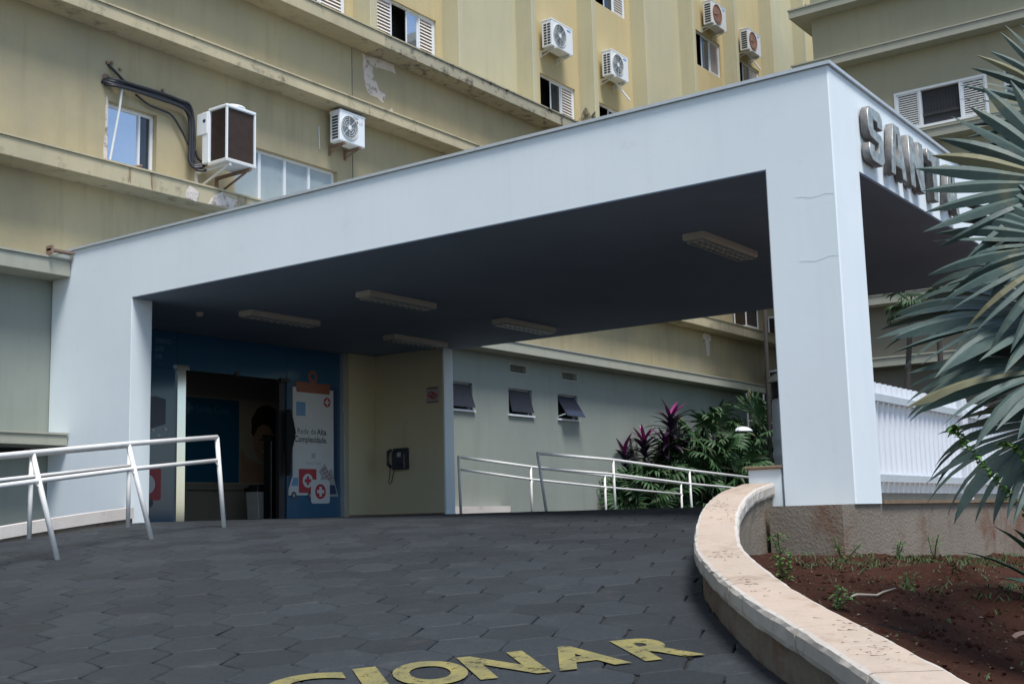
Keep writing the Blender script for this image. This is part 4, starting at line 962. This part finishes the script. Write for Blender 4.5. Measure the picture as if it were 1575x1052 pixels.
def fan_mesh(name, mat, Rr, nseg, spread, fuse, droop, fold=.35, seed=0, tipdroop=.5, mats=None):
    """fan leaf: hub at origin, axis +X, upper side +Z"""
    q = random.Random(seed); mb = MB(); da = 2*spread/nseg
    for i in range(nseg):
        a = -spread+da*(i+.5); L = Rr*(.72+.28*math.cos(a*.55))*q.uniform(.93, 1.05); fz = fuse*q.uniform(.93, 1.07)
        if mats: mb.use(mats[1] if q.random() < .035 else mats[0])
        dirv = Vector((math.cos(a), math.sin(a), 0)); sd_ = Vector((-math.sin(a), math.cos(a), 0))
        vs_ = []; N = 9; tw = q.gauss(0, .16); dd = droop*q.uniform(.8, 1.2)+.25*max(0, abs(a)-1.2); td = tipdroop*q.uniform(.1, 2.2); yaw_ = q.gauss(0, .16)
        ts = [0.03, .18, .36, fz, fz+(1-fz)*.25, fz+(1-fz)*.5, fz+(1-fz)*.72, fz+(1-fz)*.88, 1]
        pz = 0; prev = 0; ang = .18
        pos = Vector((0, 0, 0))
        for k, t in enumerate(ts):
            ds = (t-prev)*L; prev = t
            ang_k = .16-dd*t*t-(td*(t-fz)/(1-fz) if t > fz else 0)
            dcur = Vector(dirv)*math.cos(ang_k)+Vector((0, 0, 1))*math.sin(ang_k)+sd_*(yaw_*max(0, t-fz))
            pos = pos+dcur*ds
            wmax = 2*L*fz*math.tan(da/2)*.62
            w_ = min(t*L*math.tan(da/2)*1.05, wmax) if t <= fz else wmax*(1-((t-fz)/(1-fz))**2.4)*.97
            w_ = max(w_, .0008)
            up_ = Vector((0, 0, 1)); fo = fold*w_
            sdr = sd_*math.cos(tw*t*4)+up_*math.sin(tw*t*4)
            vs_ += [tuple(pos-sdr*w_-up_*fo), tuple(pos+up_*fo*.6), tuple(pos+sdr*w_-up_*fo)]
        mb.add(vs_, [(3*k+j, 3*k+j+1, 3*k+j+4, 3*k+j+3) for k in range(len(ts)-1) for j in (0, 1)])
    me = bpy.data.meshes.new(name); me.from_pydata(mb.v, [], mb.f)
    if mats:
        for k in mb.slots: me.materials.append(MATS[k])
        me.polygons.foreach_set('material_index', mb.m)
    else: me.materials.append(MATS[mat])
    return me
def orient(hub, axis, nrm):
    x = Vector(axis).normalized(); z = Vector(nrm); z = (z-x*z.dot(x)).normalized(); y = z.cross(x)
    return Matrix(((x.x, y.x, z.x, hub[0]), (x.y, y.y, z.y, hub[1]), (x.z, y.z, z.z, hub[2]), (0, 0, 0, 1)))
def place(me, name, M, parent):
    o = bpy.data.objects.new(name, me); col.objects.link(o); attach(o, parent); o.matrix_basis = M; return o

# silver fan palm in the bed at right
CR = Vector((7.05, .62, .78))
pt = thing('fan_palm', 'large silvery blue fan palm in the earth bed at the right edge', 'palm tree', (7.1, .65, sz(7.1, .65)))
MB().tube([(7.12, .66, sz(7.1, .65)-.1), (7.1, .65, .1), (7.06, .62, .6), (7.05, .62, .88)], [.17, .14, .13, .08], 12).build('trunk', 'trunk_grey', pt, smooth=True)
left = Vector((-.22, .975, 0)); tow = Vector((-.975, -.22, 0)); UP = Vector((0, 0, 1))
FR = [  # hub, axis (left, up, toward), normal, radius, droop, tip droop
    ((5.98, 1.05, 1.47), (.97, -.20, .12), (-.05, .35, 1), .73, .10, .18, 122),
    ((6.03, 1.14, .88), (.97, -.04, .05), (-.05, 1, .46), .88, .28, .25, 100),
    ((5.66, 1.01, .60), (.96, -.14, .1), (.05, 1, .45), .80, .28, .3, 100),
    ((5.56, 1.05, .37), (.85, -.42, .15), (.2, .9, .5), .72, .35, .35, 100),
    ((6.28, 1.03, 1.86), (.70, .62, .1), (-.2, .2, 1), .60, .15, .2, 85),
    ((7.12, 1.36, 1.27), (.97, -.10, -.2), (.1, .75, .6), .86, .3, .25, 105),
    ((5.75, 1.02, 1.15), (.90, -.40, .1), (.1, .5, .8), .66, .25, .3, 105),
    ((6.35, .25, 1.75), (-.3, .9, .4), (.2, -.2, 1), .85, .4, .4, 105),
    ((6.6, .0, 1.1), (-.9, .2, .1), (.2, .9, .4), .85, .5, .4, 105),
    ((7.75, .3, 1.0), (-.3, .1, -.9), (0, 1, .2), .85, .5, .4, 105),
    ((7.75, 1.0, 1.4), (.4, .4, -.8), (0, 1, .3), .85, .5, .4, 105)]
def cv(q): return left*q[0]+UP*q[1]+tow*q[2]
for k, (ho, ax, nr, rr, dp, tdp, spr) in enumerate(FR):
    hub = Vector(ho); me = fan_mesh('frond', None, rr, 26, R(spr), .52, dp, .38, 20+k, tdp, ('leaf_silver', 'leaf_green_dry'))
    fo = place(me, 'frond', orient(hub, cv(ax), cv(nr)), pt)
    mid = CR.lerp(hub, .55)+Vector((0, 0, .06)); MB().tube([CR+Vector((0, 0, -.05)), mid, hub, hub+cv(ax).normalized()*.12], [.03, .022, .016, .006], 6).build('stalk', 'leaf_silver', pt, smooth=True)
# thin palms far behind
def thin_palm(label, base, top, nf, rr, crown=True):
    t = thing('thin_palm', label, 'palm tree', base, 'slender palms near the wing')
    b, e = Vector(base), Vector(top); m1 = b.lerp(e, .5)+Vector((.05, 0, 0))
    MB().tube([b, m1, e], [.075, .06, .05], 8).build('trunk', 'trunk_dark', t, smooth=True)
    me = fan_mesh('frond', 'leaf_green', rr, 18, R(100), .45, .9, .3, 5, .7)
    for k in range(nf):
        a = 2*math.pi*k/nf+.3; el = (.5, -.1, -.7)[k % 3]
        ax = Vector((math.cos(a), math.sin(a), el)); place(me, 'frond', orient(e+ax.normalized()*.35, ax, (0, 0, 1)), t); MB().tube([e, e+ax.normalized()*.36], .015, 5).build('stalk', 'leaf_green', t)
thin_palm('slender palm with dark trunk seen left of the white column', (30.3, 13.45, -.9), (30.05, 13.15, 8.0), 9, .7)
thin_palm('slender leaning palm with drooping head just right of the white column', (23.7, 7.95, -.9), (23.85, 7.38, 4.05), 8, .40)
thin_palm('straight slender palm trunk behind the silver fronds', (24.2, 7.15, -.9), (24.05, 6.9, 4.75), 8, .40)
# green fan palm thicket
tpl = [fan_mesh('frond', None, .74, 20, R(118), .46, .45, .32, 40+k, .8, ('leaf_green', 'leaf_green_dry')) for k in range(4)]
bushes = [(25.9, 14.3, 1.15), (27.3, 14.4, 2.0), (28.6, 14.3, 2.6), (26.6, 13.95, 1.5), (29.6, 14.4, 2.7), (30.8, 14.3, 2.9), (32.2, 14.4, 2.9), (25.2, 14.5, .9), (28.0, 13.9, 1.9), (29.3, 13.8, 2.2), (30.4, 13.75, 2.4)]
blab = ['low green fan palm clump at the foot of the purple plant', 'green fan palm clump just right of the purple plant', 'green fan palm clump in the middle of the planting, rear row', 'green fan palm clump in front of the purple plant base, right side', 'green fan palm clump behind the white dome', 'tall green fan palm clump beside the drum', 'green fan palm clump nearest the white column, half hidden', 'small green fan palm clump leftmost of the planting', 'green fan palm clump in the middle of the planting, front row', 'green fan palm clump in front of the white dome', 'green fan palm clump at the front near the drum']
for (bx, by, bh), lb_ in zip(bushes, blab):
    t = thing('palm_clump', lb_, 'palm', (bx, by, -.7), 'green fan palms of the planting')
    for k in range(24):
        a = rnd.uniform(0, 2*math.pi); hgt = rnd.uniform(.4, bh+.35); rad = rnd.uniform(.15, .6)
        hub = Vector((bx+rad*math.cos(a), by+rad*math.sin(a), -.5+hgt)); ax = Vector((math.cos(a), math.sin(a), rnd.uniform(-.4, 1.3)))
        place(tpl[k % 4], 'frond', orient(hub, ax, (rnd.gauss(0, .75), rnd.gauss(0, .75), 1)) @ Matrix.Scale(rnd.uniform(.65, 1.15), 4), t)
        MB().tube([(bx, by, -.7), (bx+rad*.5*math.cos(a), by+rad*.5*math.sin(a), -.5+hgt*.6), hub], .012, 5).build('stalk', 'leaf_green', t)
MB_ = MB().quad((18.5, 4.7, -.75), (36, 4.7, -.95), (36, 15.1, -.8), (20, 15.1, -.65)).build('planting_bed', 'soil'); tag(MB_, kind='structure')
# purple cordyline
co = thing('purple_plant', 'tall plant with dark purple leaves and magenta tops', 'plant', (26.3, 14.5, -.7))
lm = MB(); blade(lm, (0, 0, 0), (1, 0, .15), .62, .115, .9, .25, 6); leafP = lm.build('leaf', 'leaf_purple'); mP = leafP.data; bpy.data.objects.remove(leafP)
lm = MB(); blade(lm, (0, 0, 0), (1, 0, .1), .50, .10, .25, .3, 6); leafM = lm.build('leaf', 'leaf_magenta'); mM = leafM.data; bpy.data.objects.remove(leafM)
heads = [((21.25, 11.44, 1.95), 46), ((21.0, 11.91, 1.50), 44), ((20.79, 12.24, 1.32), 36), ((21.3, 11.6, 1.45), 30), ((21.0, 11.9, .75), 30), ((20.85, 12.1, .45), 26), ((21.25, 11.5, .9), 30)]
for hi, (hp, nl) in enumerate(heads):
    hp = Vector(hp)*1.235; base = Vector((26.2+rnd.uniform(-.15, .15), 14.6+rnd.uniform(-.15, .1), -.7))
    MB().tube([base, base.lerp(hp, .5)+Vector((.05, -.04, 0)), hp], [.025, .022, .016], 6).build('stem', 'trunk_grey', co)
    for k in range(nl):
        a = k*2.4+hi; t = k/nl; el = .95-1.25*t+rnd.gauss(0, .1)
        young = t < .17 and hi < 4
        d = Vector((math.cos(a)*math.cos(el), math.sin(a)*math.cos(el), math.sin(el)))
        M = orient(hp-Vector((0, 0, t*.8)), d, (0, 0, 1)) @ Matrix.Scale(rnd.uniform(.85, 1.3), 4)
        place(mM if young else mP, 'leaf', M, co)
# white dome lamp and pipe frame beyond
dl = thing('dome_lamp', 'small white dome showing above the palm clumps', 'lamp', (29.4, 13.75, -.8))
MB().lathe((29.2, 13.62, 2.12), [(.26, 0), (.255, .025), (.2, .08), (.11, .12), (.02, .135)], 18).build('shade', 'white_paint', dl, smooth=True); MB().tube([(29.2, 13.62, -.9), (29.2, 13.62, 2.14)], .03, 6).build('post', 'dark_frame', dl)
pf = thing('pipe_scaffold', 'white pipe scaffold standing in the dark gap by the wing', 'scaffold', (32, 14.6, -.8))
for p_ in ([(31.9, 14.7, -.9), (31.9, 14.7, 3.4)], [(32.6, 14.5, -.9), (32.6, 14.5, 3.4)]): MB().tube(p_, .025, 6).build('post', 'ac_dirty', pf)
for p_ in ([(31.9, 14.7, 2.6), (34.5, 14.0, 2.75)], [(31.9, 14.7, 2.2), (34.5, 14.0, 2.6)]): MB().tube(p_, .03, 6).build('rail', 'ac_dirty', pf)
# weeds and grass in the bed
mb = MB()
def tuft(x, y, n_, h_):
    z = sz(x, y)
    for k in range(n_):
        a = rnd.uniform(0, 6.28); d = (math.cos(a)*.6, math.sin(a)*.6, rnd.uniform(.4, 1.2)); blade(mb, (x+rnd.gauss(0, .04), y+rnd.gauss(0, .04), z-.01), d, h_*rnd.uniform(.5, 1.2), .008, 1.2, .2, 3)
for k in range(300):
    x = rnd.uniform(8.0, 14.5); y = 3.62-abs(rnd.gauss(0, .33))
    if y > yc(x)-.42: continue
    tuft(x, y, 6, .075 if rnd.random() < .85 else .14)
for k in range(120): tuft(rnd.uniform(7.6, 11), rnd.uniform(1.3, 2.6), 6, .10)
for k in range(140):
    x = rnd.uniform(4.5, 9); y = rnd.uniform(.2, 3.3)
    if y < yc(x)-.45: tuft(x, y, 3, .05)
o = mb.build('grass_tufts', 'grass'); tag(o, 'short green grass and weeds along the plinth', 'grass', kind='stuff')
def weed(label, x, y, h_, n_, mat='leaf_vine', name='weed'):
    t = thing(name, label, 'weed', (x, y, sz(x, y)), 'weeds in the earth bed'); z = sz(x, y)
    for s in range(3):
        tp = Vector((x+rnd.gauss(0, .06), y+rnd.gauss(0, .06), z+h_*rnd.uniform(.6, 1))); st = Vector((x, y, z-.02)); MB().tube([st, st.lerp(tp, .5)+Vector((.01, .01, 0)), tp], .004, 4).build('stem', mat, t)
        mb = MB()
        for k in range(n_):
            q = st.lerp(tp, .2+.8*k/n_); a = rnd.uniform(0, 6.28); blade(mb, q, (math.cos(a), math.sin(a), .3), .07*rnd.uniform(.6, 1.2), .025, .8, .2, 3)
        mb.build('leaves', mat, t)
weed('feathery bright green weed by the coping, lower one', 6.75, 2.92, .20, 16)
weed('feathery green weed against the curved wall below the coping end', 8.6, 3.75, .26, 12)
weed('small weed at the foot of the plinth under the column', 9.3, 3.55, .20, 12)
weed('leafy weed at the plinth right of the column', 10.4, 3.5, .16, 10)
weed('thin weed growing up the dark plinth', 11.6, 3.55, .24, 10)
weed('small pale weed tuft in the middle of the red earth', 7.9, 2.6, .12, 10)
weed('little green shoot beside the coping near the twig', 6.0, 2.35, .12, 8)
weed('low green weed by the right edge of the earth bed', 7.2, 1.5, .12, 12)
weed('low weed in the near right corner of the bed', 5.6, 1.2, .10, 8)
# climber sprig
vn = thing('climber_sprig', 'sprawling climber sprig with small leaves among the palm fronds', 'climber', (5.45, 1.0, -.6))
for p_ in ([(5.45, 1.0, -.55), (5.32, 1.1, -.25), (5.26, 1.18, -.11), (5.19, 1.25, .03), (5.13, 1.31, .12), (5.08, 1.36, .21), (5.03, 1.41, .29), (5.02, 1.42, .33)], [(5.26, 1.18, -.11), (5.22, 1.19, .05), (5.19, 1.20, .19), (5.16, 1.23, .24), (5.14, 1.27, .25)], [(5.4, 1.0, -.4), (5.36, 1.02, -.1), (5.35, 1.03, .10), (5.33, 1.06, .16)], [(5.4, 1.0, -.4), (5.30, 1.10, -.12), (5.22, 1.16, -.02), (5.17, 1.20, -.03)]):
    pts = catmull([Vector(q) for q in p_], 7); MB().tube(pts, .003, 5).build('stem', 'leaf_vine', vn)
    mb = MB()
    for q in pts[4:]:
        for k in range(3): a = rnd.uniform(0, 6.28); blade(mb, q, (math.cos(a), math.sin(a), rnd.uniform(-.3, .7)), rnd.uniform(.02, .05), .022, .8, .25, 3)
    mb.build('leaves', 'leaf_vine', vn)
# agave at the right edge
ag = thing('agave', 'broad leaved blue green agave at the right edge of the bed', 'plant', (8.35, 1.75, sz(8.35, 1.75)))
lm = MB(); blade(lm, (0, 0, 0), (1, 0, .5), .75, .11, .55, .35, 7); lo = lm.build('leaf', 'agave'); mA = lo.data; bpy.data.objects.remove(lo)
for k in range(11):
    a = k*2.4; el = rnd.uniform(-.15, .6); d = Vector((math.cos(a)*math.cos(el), math.sin(a)*math.cos(el), math.sin(el))); place(mA, 'leaf', orient((8.35, 1.72, sz(8.35, 1.72)+.02), d, (0, 0, 1)), ag)
# litter: flakes, twig, clod
mb = MB()
for k in range(1100):
    x = rnd.uniform(4.4, 11); y = rnd.uniform(-.5, min(3.5, yc(x)-.35)); z = sz(x, y)+.008; s = rnd.uniform(.004, .016); a = rnd.uniform(0, 6.28)
    mb.add([(x+s*math.cos(a), y+s*math.sin(a), z), (x+s*.5*math.cos(a+1.6), y+s*.5*math.sin(a+1.6), z+s*.5), (x-s*math.cos(a), y-s*math.sin(a), z), (x+s*.5*math.cos(a-1.6), y+s*.5*math.sin(a-1.6), z+.004)], [(0, 1, 2, 3)])
cb = MB()
for k in range(1500):
    x = rnd.uniform(4.3, 10.5); y = rnd.uniform(-.3, min(3.5, yc(x)-.34)); z = sz(x, y); q = rnd.uniform(.006, .018)*(2.2 if rnd.random() < .06 else 1)
    a = rnd.uniform(0, 6.28); pts = [(x+q*math.cos(a+k2*1.571)*rnd.uniform(.7, 1.2), y+q*math.sin(a+k2*1.571)*rnd.uniform(.7, 1.2), z+q*.15) for k2 in range(4)]
    cb.add(pts+[(x, y, z+q*rnd.uniform(.7, 1.1)), (x, y, z-q)], [(0, 1, 4), (1, 2, 4), (2, 3, 4), (3, 0, 4), (1, 0, 5), (2, 1, 5), (3, 2, 5), (0, 3, 5)])
tag(cb.build('earth_clods', 'soil'), 'small crumbs and clods of red earth in the bed', 'earth', kind='stuff')
o = mb.build('leaf_litter', 'litter'); tag(o, 'scattered dry leaf bits and chips on the red earth', 'litter', kind='stuff')
z = sz(6.8, 2.5)
o = MB().tube([(6.50, 2.47, sz(6.5, 2.47)+.012), (6.72, 2.50, sz(6.72, 2.5)+.016), (6.98, 2.48, sz(6.98, 2.48)+.02), (7.20, 2.52, sz(7.2, 2.52)+.014), (7.55, 2.56, sz(7.55, 2.56)+.02)], [.006, .008, .007, .006, .003], 7).build('twig', 'twig', smooth=True); tag(o, 'pale bent twig lying on the red earth', 'twig')
for lab, x, y, s in (('dry brown leaf curled on the earth in front of the dark mound', 6.5, 1.62, .10),):
    mb = MB(); blade(mb, (x, y, sz(x, y)+.02), (.8, -.6, .25), s*1.8, s*.8, .6, .5, 5); o = mb.build('dry_leaf', 'bracket_rust'); tag(o, lab, 'leaf')
# needle litter on the coping
mb = MB()
cl = [(58, .15), (66, .22), (83, .10), (99, .15), (126, .2), (134, .12)]
for k in range(170):
    ci, cd_ = cl[k % 6]; i = max(46, min(156, int(rnd.gauss(ci, 2.2)))); d_ = max(.02, min(.28, rnd.gauss(cd_, .05))); q = off(i, d_); a = rnd.uniform(0, 6.28); L = rnd.uniform(.01, .05); z = ctop(i)+.006
    mb.add([(q.x, q.y, z), (q.x+L*math.cos(a), q.y+L*math.sin(a), z+.003), (q.x+L*math.cos(a)+.002, q.y+L*math.sin(a)+.002, z)], [(0, 1, 2)])
o = mb.build('needle_litter', 'trunk_grey'); tag(o, 'thin dark twigs and needles lying on the coping', 'litter', kind='stuff')
